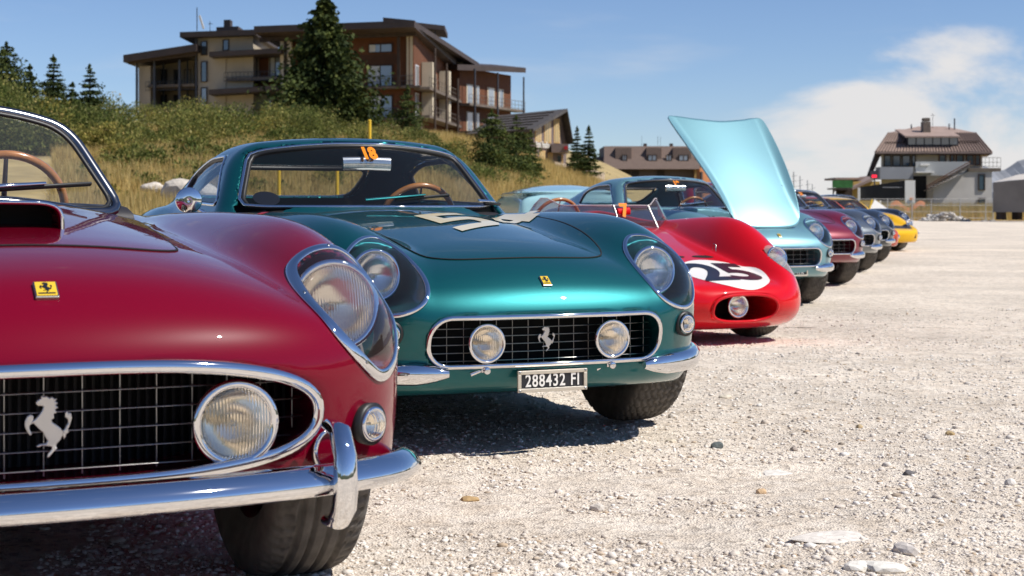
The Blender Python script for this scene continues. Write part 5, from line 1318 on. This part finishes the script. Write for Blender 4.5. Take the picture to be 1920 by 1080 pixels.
# stair tower
H.px('wall', BEIGE, 367, 478, 66, 232, Y0 + .2, 12)
H.add('roof', slab(337, 60, 480, 55, .55, Y0 - 1.5, Y0 + 14, k=H.k), ROOFM)
for v0, v1 in ((77, 104), (115, 154)): H.window(376, 389, v0, v1, Y0 + .2, mull=0)
H.window(376, 389, 164, 204, Y0 + .2, mull=0, pane=BRIGHTP); H.window(417, 430, 74, 95, Y0 + .2, mull=0)
H.px('drain_pipe', METALD, 366, 369, 72, 215, Y0 - .1, .15)
H.px('chimney', ROOFM, 419, 432, 37, 58, Y0 + 3, 1.4); H.px('roof_curb', ROOFM, 404, 448, 50, 58, Y0 + 2.5, 3)
d = H.px('antenna_mast', METALD, 368.5, 370, 14, 58, Y0 + 3, .08); an = MB(); an.tube([pt(374, 29, Y0 + 3), pt(382, 54, Y0 + 3)], .18, 8, r2=.05); H.add('satellite_dish', an, mat('dish_white', (.8, .8, .8), .4))
H.px('antenna_mast', METALD, 393, 394, 40, 58, Y0 + 3, .06); H.px('antenna_bar', METALD, 390, 399, 44, 45, Y0 + 3, .06)
# middle bays
H.px('wall', BEIGE, 395, 545, 95, 240, Y0 + 2.2, 10); H.px('wall', BEIGE, 395, 424, 100, 240, Y0 + .1, 2)
H.add('canopy', slab(392, 97, 526, 90, .5, Y0 - 2.5, Y0 + 3, k=H.k), ROOFM); H.add('canopy', slab(391, 168, 522, 160, .5, Y0 - 3, Y0 + 3, k=H.k), ROOFM)
for k in range(12): u = 400 + k*10.6; H.px('rafter', DTIM, u, u + 3, 100 - k*.55, 105 - k*.55, Y0 - 2.3, 2.5)
for k in range(12): u = 400 + k*10.4; H.px('rafter', DTIM, u, u + 3, 172 - k*.6, 177 - k*.6, Y0 - 2.8, 2.8)
H.px('balcony_slab', GTIM, 420, 526, 145, 150, Y0 - .6, 3); H.railing([H.at(420, Y0 - .6), H.at(526, Y0 - .6)], PZ(145, Y0), 1.0)
H.window(440, 484, 108, 146, Y0 + 2.15, mull=2, pane=BRIGHTP, curtain=.3); H.window(505, 527, 106, 146, Y0 + 2.15, mull=1, pane=BRIGHTP, curtain=.4)
H.px('timber_panel', WOODW, 428, 440, 106, 148, Y0 + 2.1, .2); H.px('timber_panel', WOODW, 485, 504, 106, 148, Y0 + 2.1, .2); H.px('timber_panel', WOODW, 424, 545, 150, 162, Y0 + 2.0, .3)
H.window(444, 512, 170, 206, Y0 + 2.15, frame=WOODW, mull=1, pane=mat('pale_reflecting_pane', (.30, .34, .32), .05, coat=1.0)); H.window(420, 434, 174, 206, Y0 + 2.15, mull=0, pane=BRIGHTP)
H.px('column', CREAMW, 525, 532, 74, 205, Y0 - .5, 1.2); H.px('column', CREAMW, 538, 546, 74, 205, Y0 - .5, 1.2); H.px('column', DTIM, 532.3, 537.7, 70, 205, Y0 - .6, .5)
# main block
H.px('wall', WOODW, 545, 765, 62, 226, Y0 + 1.2, 12); H.px('wall', BEIGE, 545, 790, 226, 300, Y0 + .8, 14)
H.add('roof', slab(476, 49, 777, 38, .65, Y0 - 4, Y0 + 20, 3.2, -1.6, k=H.k), ROOFM)
H.add('roof_beam', slab(486, 70, 780, 58, .45, Y0 - 1.0, Y0 - .5, k=H.k), DTIM)
for k in range(24): u = 484 + k*12.3; v = 55 - k*.47; H.px('rafter', GTIM, u, u + 4.5, v, v + 7, Y0 - 3.8, 4.4)
H.window(690, 737, 82, 99, Y0 + 1.1, mull=1, pane=BRIGHTP, curtain=.25); H.window(688, 737, 122, 163, Y0 + 1.1, mull=1, pane=BRIGHTP, curtain=.48); H.window(694, 737, 179, 222, Y0 + 1.1, mull=1, pane=BRIGHTP, curtain=.46)
for k in range(5): H.px('timber_board', DTIM, 672, 745, 103 + k*4, 104.4 + k*4, Y0 + 1.05, .1)
H.px('balcony_slab', GTIM, 640, 790, 162, 166, Y0 - .4, 1.6); H.railing([H.at(640, Y0 - .4), H.at(776, Y0 - .4)], PZ(162, Y0), 1.05, n=18)
H.px('balcony_slab', GTIM, 640, 790, 221, 225, Y0 - .4, 1.6); H.railing([H.at(640, Y0 - .4), H.at(745, Y0 - .4)], PZ(221, Y0), 1.0)
H.px('column', DTIM, 744, 750, 66, 165, Y0 - .6, .35); H.px('column', CREAMW, 762, 774, 66, 160, Y0 - .1, 1.0)
H.window(690, 745, 247, 268, Y0 + .75, mull=2, pane=BRIGHTP)
# receding side facade
A = (PX(776, Y0), Y0); B = (PX(848, 182.0), 182.0); zt = PZ(62, Y0)
H.add('wall', MB().obox(A, B, PZ(262, Y0), zt, .5), WOODW)
q = lambda t, o=0: (A[0] + (B[0]-A[0])*t + o*.99, A[1] + (B[1]-A[1])*t - o*.11)
rf = MB(); e0, e1 = pt(775, 38, Y0 - 4), Vector((B[0] + 3.0, B[1] + 2, PZ(118, 184))); i0, i1 = e0 - Vector((3, -1, -.4)), e1 - Vector((4.5, 0, -1.0))
rf.hexa([p_ - Vector((0, 0, .5)) for p_ in (e0, e1, i1, i0)], [e0, e1, i1, i0]); H.add('roof', rf, ROOFM)
H.add('roof', slab(781, 42, 834, 48, .5, Y0 + 14, Y0 + 22), ROOFM); H.px('column', METALD, 815, 817, 58, 80, Y0 + 15, .2)
for zf_, n in ((PZ(163, Y0), 16), (PZ(216, Y0), 16)):
    b = MB(); b.obox(q(0, 1.6), q(1, 1.6), zf_ - .25, zf_, 1.6); H.add('balcony_slab', b, GTIM); H.railing([q(0, 1.55), q(1, 1.55)], zf_, 1.0, GTIM, n)
    for t0, t1 in ((.03, .10), (.22, .33), (.46, .54), (.68, .78)): H.wallwin(A, B, t0, t1, zf_ + .05, zf_ + 2.3, CREAMW if t0 > .1 else CURT, BRIGHTP)
    for t in (.16, .60): H.add('pier', MB().obox(q(t, 1.2), q(t + .05, 1.2), zf_, zf_ + 2.8, 1.1), CREAMW)
for t in (.10, .40, .72): H.add('column', MB().tube([(*q(t, 1.7), PZ(262, Y0)), (*q(t, 1.7), PZ(80, Y0) - t*3)], .12, 8), DTIM)
H.add('wall', MB().box(B[0] - .4, B[0] + 1.2, 181, 186, PZ(275, 182), PZ(118, 182)), BEIGE); H.add('wall', MB().obox(A, B, PZ(300, Y0), PZ(262, Y0) - .01, .5, -.8), BEIGE)
# right block
C0 = (PX(862, 178), 178.0); D0 = (PX(958, 190), 190.0); zt = PZ(128, 180)
H.add('wall', MB().obox(C0, D0, PZ(265, 180), zt, 8), WOODW)
w2 = lambda t, o=0: (C0[0] + (D0[0]-C0[0])*t + o*.82, C0[1] + (D0[1]-C0[1])*t - o*.57)
rf = MB(); k0, k1 = pt(858, 121, 175), pt(986, 127, 189); rf.hexa([p_ - Vector((0, 0, .6)) for p_ in (k0, k1, k1 + Vector((-4, 9, 1.2)), k0 + Vector((-4, 9, 1.2)))], [k0, k1, k1 + Vector((-4, 9, 1.2)), k0 + Vector((-4, 9, 1.2))]); H.add('roof', rf, ROOFM)
for zf_ in (PZ(194, 178), PZ(246, 178)):
    b = MB(); b.obox(w2(0, 1.4), w2(1.1, 1.4), zf_ - .25, zf_, 1.4); H.add('balcony_slab', b, GTIM); H.railing([w2(0, 1.35), w2(1.1, 1.35)], zf_, 1.0, GTIM, 16)
    for t0, t1 in ((.12, .24), (.30, .36), (.52, .66), (.74, .84)): H.wallwin(C0, D0, t0, t1, zf_ + .05, zf_ + 2.3, CREAMW, BRIGHTP)
for t in (.08, .52, 1.05): H.add('column', MB().tube([(*w2(t, 1.5), PZ(262, 178)), (*w2(t, 1.5), zt - .2)], .10, 8), METALD)

# gabled house
Gh = Bd('gabled_house', 'dark grey gabled house with big yellow-framed windows right of the hotel', 'house', PX(1030, 166), 166)
Yg_ = 164.0; MAUVE = mat('mauve_grey_render', (.17, .13, .12), .9, noise=(.6, .15)); SHIN = mat('slate_roof', (.075, .068, .066), .8, noise=(2.5, .4))
ga = lambda t: (PX(993, Yg_) + (PX(1062, Yg_ + 8) - PX(993, Yg_))*t, Yg_ + 8*t)      # gable wall runs right and away
gz = lambda v, t: PZ(v, Yg_ + 8*t)
prof = [(0, 318), (0, 244), (.84, 210), (1, 268), (1, 318)]
vs = [(*ga(t), gz(v, t)) for t, v in prof]; off = Vector((-6.5, 11, 0)); vb = [Vector(p) + off for p in vs]
Gh.add('wall', MB().add(vs + [tuple(p) for p in vb], [[4, 3, 2, 1, 0], [5, 6, 7, 8, 9], [0, 1, 6, 5], [3, 4, 9, 8]]), MAUVE)
def roofpanel(a, b, th=.3, over=(0.7, -1.0, 0)):
    a, b = Vector(a), Vector(b); o = Vector(over); a2, b2 = a + o, b + o; c, d_ = b + off, a + off; up = Vector((0, 0, th)); return MB().hexa([a2, b2, c, d_], [a2 + up, b2 + up, c + up, d_ + up])
dl = Vector(vs[1]) + (Vector(vs[1]) - Vector(vs[2])) * .10; dr = Vector(vs[3]) + (Vector(vs[3]) - Vector(vs[2])) * .05
Gh.add('roof', roofpanel(dl, vs[2]), SHIN); Gh.add('roof', roofpanel(vs[2], dr), SHIN)
for k in range(6):
    a = Vector(vs[1])*(1 - k/6) + Vector(vs[2])*(k/6) + Vector((-.2, .4, .33)); Gh.add('roof_batten', MB().tube([a, a + off*.97], .05, 5), DTIM)
YW = mat('honey_timber', (.62, .40, .17), .7); YP2 = mat('honey_lit_pane', (.46, .40, .24), .2, coat=.6)
for t0, t1, va, vb2 in ((.14, .30, 234, 266), (.38, .56, 226, 268), (.64, .80, 222, 268), (.04, .18, 280, 304), (.26, .40, 282, 305), (.48, .60, 286, 304)):
    w = Gh.wallwin(ga(0), ga(1), t0, t1, gz(vb2, t0), gz(va, t0), YW, YP2); qd = lambda t: (ga(0)[0] + (ga(1)[0]-ga(0)[0])*t, ga(0)[1] + (ga(1)[1]-ga(0)[1])*t)
    for k in (1, 2): tt = t0 + (t1 - t0)*k/3; MB().obox(qd(tt - .008), qd(tt + .008), gz(vb2, t0), gz(va, t0), .05, -.12).build('mullion', YW, w)
tx = obj('sign_lettering', text_mesh('Hotel  Paradiso', .95, .01, .03), WHITEP, Gh.o); e = math.atan2(ga(1)[1]-ga(0)[1], ga(1)[0]-ga(0)[0]); c = Vector((*ga(.33), gz(272, .33))); tx.location = c - Vector((Gh.x, Gh.y, 0)) + Vector((.05, -.25, 0)); tx.rotation_euler = (math.pi/2, 0, e); tx.scale = (.55, 1, 1)
Gh.px('porch', MAUVE, 1034, 1066, 270, 286, Yg_ + 3, 4); Gh.px('window', PANE, 1042, 1052, 292, 304, Yg_ + 6, .2); Gh.px('door', YW, 1053, 1056, 290, 306, Yg_ + 5.9, .2); Gh.px('red_lamp', mat('red_plastic', (.35, .01, .015), .4), 1058, 1065, 274, 280, Yg_ + 2.7, .3)
rw = Bd('stone_retaining_wall', 'low pale stone retaining wall below the gabled house', 'wall', PX(1085, 155), 155)
rw.add('masonry', MB().hexa([pt(1040, 340, 152), pt(1132, 340, 160), pt(1134, 340, 162), pt(1040, 340, 154)], [pt(1040, 303, 152), pt(1132, 324, 160), pt(1134, 324, 162), pt(1040, 303, 154)]), mat('pale_masonry', (.48, .38, .28), .9, noise=(2, .4), bump=(3, .7, .1)))

# brown mansard building
Bm = Bd('mansard_building', 'long brown building with a windowed mansard roof behind the coupes', 'building', PX(1225, 270), 270)
Yb = 268.0; BM = cladding('brown_roof_panels', (.20, .135, .105), (.27, .19, .15), 1.4, 'X'); ORW = mat('sunlit_timber', (.44, .17, .06), .8, noise=(1, .3))  # ORW: sunlight on the brown side wall is put into this orange tone
def mans(u0, u1, vt, vb, tb, Y, dep=14):
    a = [pt(u0, vb, Y - .6), pt(u1, vb, Y - .6), Vector((PX(u1, Y), Y + dep, PZ(vb, Y))), Vector((PX(u0, Y), Y + dep, PZ(vb, Y)))]; b = [pt(u0 + 1, vt, Y + tb), pt(u1 - 1, vt, Y + tb), Vector((PX(u1, Y), Y + dep, PZ(vt, Y))), Vector((PX(u0, Y), Y + dep, PZ(vt, Y)))]; return MB().hexa(a, b)
Bm.add('mansard_roof', mans(1132, 1312, 274, 317, 1.6, Yb), BM); Bm.add('side_roof', mans(1116, 1136, 294, 317, 1.0, Yb + 2), BM)
for u0, u1 in ((1154, 1184), (1212, 1240), (1262, 1296)): Bm.px('dormer', BM, u0, u1, 277, 303, Yb + .35, 3)
for u0, u1 in ((1166, 1176), (1214, 1232), (1248, 1260), (1272, 1291)): Bm.window(u0, u1, 290, 302, Yb + .25, mull=1, fw=.14, pane=BRIGHTP)
Bm.px('wall', mat('brown_render', (.16, .115, .09), .9, noise=(.3, .3)), 1124, 1302, 317, 392, Yb + 1.5, 12); Bm.px('wall', mat('grey_render', (.36, .34, .32), .9), 1140, 1160, 318, 330, Yb + 1.3, .2)
for u0, u1 in ((1122, 1139), (1163, 1182), (1184, 1198), (1232, 1246)): Bm.px('garage_door', DTIM, u0, u1, 320, 345, Yb + 1.4, .2)
Bm.px('corner_pillar', mat('ochre_render', (.50, .30, .10), .9), 1302, 1309, 317, 390, Yb + .2, 1); 
sA, sB = (PX(1312, Yb), Yb), (PX(1352, Yb + 12), Yb + 12)
Bm.add('side_wall', MB().obox(sA, sB, PZ(392, Yb), PZ(297, Yb), 1.0), ORW); Bm.add('garage_door', MB().obox((sA[0] + .1, sA[1]), (sA[0] + 1.6, sA[1] + 5.4), PZ(392, Yb), PZ(322, Yb), .2, -.15), DTIM)
Bm.add('sign', MB().obox((sA[0] + .05, sA[1]), (sA[0] + .9, sA[1] + 3), PZ(312, Yb), PZ(304, Yb), .1, -.2), mat('amber_sign', (.75, .36, .02), .5))
for u in (1207, 1256): Bm.px('chimney', ROOFM, u, u + 6, 269, 276, Yb + 4, 1)
for u in (1203, 1233, 1238): Bm.px('antenna', METALD, u, u + .5, 255, 275, Yb + 5, .05)

# right-hand lodge
Rh = Bd('mountain_lodge', 'pale lodge with a brown ribbed hip roof and outside stair on the right', 'house', PX(1745, 205), 205)
Yr = 200.0; RIBD = mat('roof_seam', (.17, .115, .09), .7); RIB = mat('tan_roof_sheet', (.34, .245, .20), .7, noise=(.8, .15)); WHW = mat('weathered_white_render', (.56, .53, .49), .9, noise=(.4, .15)); GRW = mat('grey_panel', (.30, .31, .33), .8, noise=(.5, .1))
def tri(*p, th=.25):
    p = [Vector(q) for q in p]; n = len(p); lo = [q - Vector((0, 0, th)) for q in p]; return MB().add(lo + p, [list(range(n)), list(range(n, 2*n))[::-1]] + [(i, n + i, n + (i+1) % n, (i+1) % n) for i in range(n)])
e0, e1 = pt(1640, 284, Yr - 1.5), pt(1861, 284, Yr - 1.5); t0, t1 = pt(1664, 249, Yr + 2), pt(1831, 249, Yr + 2); rp0, rp1 = pt(1722, 237, Yr + 6), pt(1772, 237, Yr + 6); eb0, eb1 = Vector((PX(1652, Yr + 12), Yr + 12, e0.z)), Vector((PX(1850, Yr + 12), Yr + 12, e1.z))
lr = Rh.add('roof', tri(e0, e1, t1, t0), RIB); Rh.add('roof', tri(t0, t1, rp1, rp0), RIB); Rh.add('roof', tri(eb0, e0, t0, rp0), RIB); Rh.add('roof', tri(e1, eb1, rp1, t1), RIB); Rh.add('roof', tri(eb1, eb0, rp0, rp1), RIB)
for k in range(39):
    t = (k + .5)/39; a = e0*(1-t) + e1*t; b_ = t0*(1-t) + t1*t; Rh.add('roof_rib', MB().tube([a + Vector((0, -.05, .04)), b_ + Vector((0, -.05, .04))], .085, 4), RIBD)
for u0, u1, v in ((1661, 1697, 266), (1800, 1836, 264)): Rh.px('snow_guard', DTIM, u0, u1, v, v + 1.2, Yr - .15, .2)
Rh.px('fascia', DTIM, 1641, 1860, 284.2, 290, Yr - 1.4, .4); Rh.add('wall', MB().hexa([pt(1652, 400, Yr), pt(1842, 400, Yr), Vector((PX(1838, Yr + 12), Yr + 12, PZ(400, Yr))), Vector((PX(1656, Yr + 12), Yr + 12, PZ(400, Yr)))], [pt(1652, 290, Yr), pt(1842, 290, Yr), Vector((PX(1838, Yr + 12), Yr + 12, PZ(290, Yr))), Vector((PX(1656, Yr + 12), Yr + 12, PZ(290, Yr)))]), CREAMW)
Rh.add('side_roof', MB().hexa([pt(1627, 330, Yr), pt(1634, 330, Yr), pt(1652, 290, Yr), pt(1642, 288, Yr)], [p_ + Vector((.5, 3, 0)) for p_ in (pt(1627, 330, Yr), pt(1634, 330, Yr), pt(1652, 290, Yr), pt(1642, 288, Yr))]), DTIM)
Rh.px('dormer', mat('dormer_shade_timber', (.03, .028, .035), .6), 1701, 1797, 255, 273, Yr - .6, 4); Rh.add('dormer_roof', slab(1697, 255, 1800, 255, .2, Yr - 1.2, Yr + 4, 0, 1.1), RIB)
for k in range(6): Rh.px('dormer_pane', PANE, 1703 + k*15.6, 1716.5 + k*15.6, 258, 271, Yr - .66, .05)
ch = Rh.px('chimney', GTIM, 1731, 1745, 228, 250, Yr + 1.4, 1.2); Rh.px('chimney_cap', GTIM, 1732, 1744, 221, 227, Yr + 1.5, 1.0)
for u, v0 in ((1708, 233), (1779, 232), (1789, 222)): Rh.px('vent_pipe', METALD, u, u + 2, v0, 246, Yr + 4, .15)
Rh.px('antenna', METALD, 1748.6, 1749.2, 212, 240, Yr + 5, .05); Rh.px('antenna_bar', METALD, 1745, 1753, 216, 216.6, Yr + 5, .05)
for u0, u1 in ((1657, 1671), (1673, 1689), (1691, 1707), (1709, 1717)): Rh.window(u0, u1, 291, 312, Yr - .05, mull=0, fw=.10, pane=mat('teal_lodge_pane', (.07, .11, .14), .06, coat=1.0))
for u0, u1 in ((1760, 1774), (1781, 1789), (1792, 1807), (1811, 1826), (1828, 1838)): Rh.window(u0, u1, 290, 310, Yr - .05, frame=WOODW, mull=0, fw=.10, pane=mat('teal_lodge_pane', (.07, .11, .14), .06, coat=1.0))
Rh.px('grey_parapet', GRW, 1650, 1712, 313, 336, Yr - 2.5, 2.4); Rh.px('corrugated_panel', mat('corrugated_grey', (.40, .41, .40), .6, bump=(4, .3, .05)), 1717, 1818, 303, 329, Yr - 2.6, .2)
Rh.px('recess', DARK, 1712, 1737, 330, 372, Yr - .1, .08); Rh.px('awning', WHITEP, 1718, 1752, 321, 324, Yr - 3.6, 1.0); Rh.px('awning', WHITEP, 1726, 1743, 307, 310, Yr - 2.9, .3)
Rh.add('lower_wall', MB().prism([(PX(1750, Yr - 3), PZ(400, Yr)), (PX(1860, Yr - 3), PZ(400, Yr)), (PX(1860, Yr - 3), PZ(322, Yr)), (PX(1818, Yr - 3), PZ(322, Yr)), (PX(1750, Yr - 3), PZ(352, Yr))], 'y', Yr - 3, Yr + 6), WHW)
Rh.window(1834, 1847, 326, 357, Yr - 3.05, mull=0, fw=.1, pane=mat('teal_lodge_pane', (.07, .11, .14), .06, coat=1.0)); Rh.window(1834, 1848, 371, 384, Yr - 3.05, mull=0, fw=.1)
Rh.px('terrace_slab', GTIM, 1816, 1877, 315, 321, Yr - 3.2, 6); Rh.railing([(PX(1818, Yr - 3), Yr - 3.1), (PX(1876, Yr - 3), Yr - 3.1)], PZ(315, Yr), 1.2, DTIM, 8)
for k in range(16):
    t = k/15; u = 1737 + 81*t; v = 356 - 47*t; Rh.px('stair_step', GTIM, u, u + 7, v, v + 2.2, Yr - 4.4, 1.3)
hr = MB(); hr.tube([pt(1737, 349, Yr - 4.5), pt(1820, 302, Yr - 4.5)], .06, 5); hr.tube([pt(1737, 353, Yr - 4.5), pt(1820, 306, Yr - 4.5)], .04, 5); Rh.add('stair_handrail', hr, WOODW)

# small things in front of the lodge
yh = Bd('yellow_house', 'low yellow house half hidden left of the lodge', 'house', PX(1620, 230), 230)
yh.px('wall', mat('yellow_render', (.55, .38, .11), .9), 1600, 1650, 340, 400, 228, 8); yh.add('roof', slab(1596, 352, 1648, 328, .4, 226, 238), RIB); yh.add('roof', slab(1566, 333, 1632, 333, .3, 232, 240), RIB)
gb = Bd('green_banner_terrace', 'green banner on a timber terrace left of the lodge', 'terrace', PX(1580, 215), 215)
gb.px('banner', mat('green_banner', (.05, .20, .05), .7, noise=(1.5, .4)), 1561, 1599, 338, 352, 214, .15); gb.px('deck', DTIM, 1562, 1598, 352.5, 355, 214, 4)
for u in (1563, 1597): gb.px('post', DTIM, u - 1, u + 1, 355, 395, 214.3, .3)
gb.px('back_wall', DTIM, 1568, 1596, 356, 395, 217, .3)
tr = Bd('covered_trailer', 'black covered trailer with a white tail panel before the lodge', 'trailer', PX(1660, 150), 150)
tr.add('black_box', MB().hexa([pt(1612, 376, 149), pt(1697, 376, 147), pt(1697, 376, 150), pt(1612, 376, 152)], [pt(1612, 351, 149), pt(1697, 338, 147), pt(1697, 338, 150), pt(1612, 351, 152)]), mat('black_tarpaulin', (.022, .022, .022), .6, noise=(1, .3)))
tr.px('white_panel', WHITEP, 1697, 1716, 338, 384, 146.9, 2.4); tr.px('orange_mark', ORANGEP, 1706, 1712, 371, 375, 146.8, .06); tr.px('white_corner', WHITEP, 1609, 1613, 352, 376, 148.6, .3)
tr.px('lettering_strip', mat('grey_lettering', (.28, .28, .28), .6), 1655, 1692, 350.5, 352, 147.05, .04)
for u in (1640, 1690): tr.add('wheel', MB().lathe([(-.15, .001), (-.15, .4), (.15, .4), (.15, .001)], 'y', 16, (PX(u, 148), 149, .40)), RUBBER)
red = Bd('traffic_light', 'dark signal box with a red lamp beside the lodge', 'signal', PX(1640, 190), 190)
red.px('box', METALD, 1633, 1647, 320, 334, 190, .5); red.px('red_lamp', mat('red_glow', (.6, .01, .02), .4, emit=((1, .02, .05), 1.5)), 1635, 1644, 328, 333, 189.8, .1); red.px('post', METALD, 1639, 1641, 334, 400, 190.2, .2)
# fence panels on feet
FEN = mat('galvanised_wire', (.50, .50, .48), .5, .6)
fence = Bd('mesh_fence', 'temporary wire mesh fence at the far edge of the gravel', 'fence', PX(1730, 109), 109)
us = [1600, 1640, 1664, 1710, 1746, 1800, 1848, 1862]
for i, u in enumerate(us):
    fence.add('post', MB().tube([(PX(u, 109), 109, 0), (PX(u, 109), 109, PZ(372, 109))], .035, 6), FEN); fence.px('foot', mat('concrete_foot', (.5, .49, .46), .9), u - 4, u + 4, 412, 416, 108.7, .5)
for i in range(len(us) - 1):
    b = MB(); u0, u1 = us[i], us[i+1]
    for v in (373, 385, 397, 409): b.tube([(PX(u0, 109), 109, PZ(v, 109)), (PX(u1, 109), 109, PZ(v, 109))], .018, 4)
    k = int((u1 - u0)/3)
    for j in range(1, k): x = PX(u0 + (u1 - u0)*j/k, 109); b.tube([(x, 109, .1), (x, 109, PZ(373, 109))], .008, 3)
    fence.add('mesh_panel', b, FEN)['kind'] = 'stuff'
tp = Bd('orange_safety_net', 'slack strip of orange safety netting along the wire fence', 'netting', PX(1700, 112), 112)
b = MB(); xs_ = np.linspace(PX(1670, 112), PX(1735, 112), 20); zs_ = PZ(392, 112) + .25*np.sin(np.linspace(0, 9, 20)); b.add([(x, 112, z) for x, z in zip(xs_, zs_)] + [(x, 112.03, z + .35) for x, z in zip(xs_, zs_)], [(i, i+1, 21+i, 20+i) for i in range(19)]); tp.add('net', b, mat('orange_net', (.75, .32, .16), .8))
# rubble, grass, board in front of the fence
r = np.random.default_rng(41); n = 260; uu = 1730 + 78*r.random(n); P = np.stack([PX(uu, 107.5), 106 + 3*r.random(n), .55*r.random(n)*np.exp(-((uu - 1765)/26)**2)], 1)
tag(obj('stone_rubble', pebbles(P, .07 + .16*r.random(n), 9), isl_mat('rubble_stone', [(0, (.32, .30, .28)), (.5, (.52, .49, .45)), (1, (.70, .67, .62))])), 'heap of pale stone rubble against the far fence', 'rubble', kind='stuff')
n = 9000; uu = 1600 + 330*r.random(n); Yq = 110 + 22*r.random(n); P0 = np.stack([PX(uu, Yq), Yq, np.full(n, -.28)], 1); hh = .5 + .9*r.random(n)
V = np.stack([P0 - [.05, 0, 0], P0 + [.05, 0, 0], P0 + np.stack([r.normal(size=n)*.2, 0*hh, hh + .28], 1)], 1).reshape(-1, 3); tag(obj('meadow_grass', mesh('g', V, np.arange(3*n).reshape(-1, 3)), GRASSM), 'rough dry grass behind the far wire fence', 'grass', kind='stuff')
tn = Bd('white_tipi_tarp', 'small peaked white tarpaulin with a yellow pole at the fence', 'tarpaulin', PX(1650, 106), 106)
tn.add('tarp', MB().add([pt(1630, 394, 106), pt(1668, 394, 106), pt(1650, 394, 107.2), pt(1640, 374, 106.3)], [(0, 1, 3), (1, 2, 3), (2, 0, 3)]), WHITEP); tn.add('yellow_pole', MB().tube([pt(1629, 396, 105.7), pt(1635, 374, 105.9)], .06, 6), YP)
gt = Bd('grey_tarp_truck', 'grey covered truck body with a sunlit sloping top at the right edge', 'truck', PX(1895, 104), 104)
GT = mat('grey_tarpaulin', (.17, .16, .15), .8, noise=(.8, .2)); gt.add('side', MB().hexa([pt(1862, 398, 103), pt(1960, 398, 101), pt(1960, 398, 106), pt(1862, 398, 106)], [pt(1862, 342, 103), pt(1960, 333, 101), pt(1960, 333, 106), pt(1862, 342, 106)]), GT)
gt.add('canvas_top', MB().add([pt(1862, 341.5, 103), pt(1893, 338, 102.3), pt(1906, 328, 105), pt(1980, 333, 101), pt(1980, 318, 106)], [(0, 1, 2), (1, 3, 4, 2)]), mat('sunlit_canvas', (.55, .50, .44), .9))  # lit slope of the grey cover, its light painted as a paler colour
for u in (1878, 1908): gt.px('support_block', DTIM, u, u + 9, 398, 412, 103, 1.2)
# lift masts beyond the cars
for k, (u, v0) in enumerate(((1461, 302), (1474, 312), (1489, 322), (1501, 330), (1515, 338), (1524, 345))):
    Ym = 240 + 30*k; ms = Bd('lift_mast', ['tallest', 'second', 'third', 'fourth', 'fifth', 'smallest'][k] + ' of the thin lift masts behind the open bonnet', 'mast', PX(u, Ym), Ym); ms.o['group'] = 'thin lift masts'
    ms.add('pole', MB().tube([pt(u, 395, Ym), pt(u - 1, v0, Ym)], .10, 6), FEN); b = MB()
    for j in range(3): v = v0 + 8 + j*10; b.tube([pt(u - 5, v + 1, Ym), pt(u + 5, v - 1, Ym)], .06, 4)
    ms.add('cross_arms', b, FEN)['kind'] = 'stuff'
# far mountains, outside the low notch of the view
def ridge(name, pts, Y, col):
    m = MB(); lo = [(PX(u, Y), Y, -20) for u, v in pts]; hi = [(PX(u, Y), Y + 300, PZ(v, Y)) for u, v in pts]; n = len(pts); m.add(lo + hi, [(i, i+1, n+i+1, n+i) for i in range(n-1)], False)
    tag(m.build(name, col), kind='structure')
rr = np.random.default_rng(5); us_ = np.arange(1850, 5200, 14); vs_ = 345 - 48*sstep(1860, 1960, us_) - 60*sstep(1950, 3200, us_) + 26*vnoise(us_*1.0, us_*0 + 3, 60, 3) + 16*vnoise(us_*1.0, us_*0 + 5, 19, 4)
ridge('mountain', list(zip(us_, vs_)), 2600, mat('pale_rock_face', (.22, .23, .25), .9, noise=(.02, .5)))
# wooded slopes round the rest of the pass (seen only in reflections)
ang = np.radians(np.arange(38, 323, 1.5)); V = []; n = len(ang)
for k, rr_ in enumerate((150, 175, 230)):
    h = [-.3, 11, 20][k]; nz_ = vnoise(np.degrees(ang), ang*0 + k*7, 5, 60 + k)*(0, 9, 12)[k] + vnoise(np.degrees(ang), ang*0 + k*3, 2, 70 + k)*(0, 6, 5)[k]
    V.append(np.stack([np.sin(ang)*rr_, np.cos(ang)*rr_, h + nz_], 1))
V = np.concatenate(V); F = np.array([(r_*n + i, r_*n + i + 1, (r_+1)*n + i + 1, (r_+1)*n + i) for r_ in range(2) for i in range(n-1)])
tag(obj('wooded_hills', mesh('hills', V, F), mat('far_forest', (.045, .060, .025), .95, noise=(.15, .5))), kind='structure')
# pale blue car behind
pb = empty('pale_blue_car', (0, 0, 0)); tag(pb, 'pale blue car body behind the coupes, left of the open-bonnet blue coupe', 'car')
PB = paint('sky_blue_paint', (.36, .60, .64), 0, .4, .02)
def pbf(x, y, z):
    d = np.maximum(np.abs(x) - 1.9, 0); a = np.abs(y); q = smax(smax(z - (1.22 - .10*(x/1.9)**2 - .20*y*y), a - .80 + .3*(z - .6)**2, .10), np.abs(x) - 1.9 + .3*(z - .7)**2, .10); q = smax(q, .2 - z, .05)
    q = smax(q, -arch(x, y, z, (1.2, -1.2), .34, .38), .02); return smin(q, smax(smax(np.abs(z - 1.10) - .012, a - .80, .02), np.abs(x) - 1.85, .02), .03)
obj('body', body_mesh(pbf, (-2.0, -.9, .1), (2.0, .9, 1.3), .03), PB, pb)
for x in (1.2, -1.2):
    for s in (-1, 1): add_wheel(pb, x, s*.70, kind='plain')
MB().box(1.84, 1.90, -.25, .25, .45, .57).build('number_plate', WHITEP, pb)
pb.location = (PX(1048, 23.0), 23.0, 0); pb.rotation_euler = (0, 0, math.radians(-84))
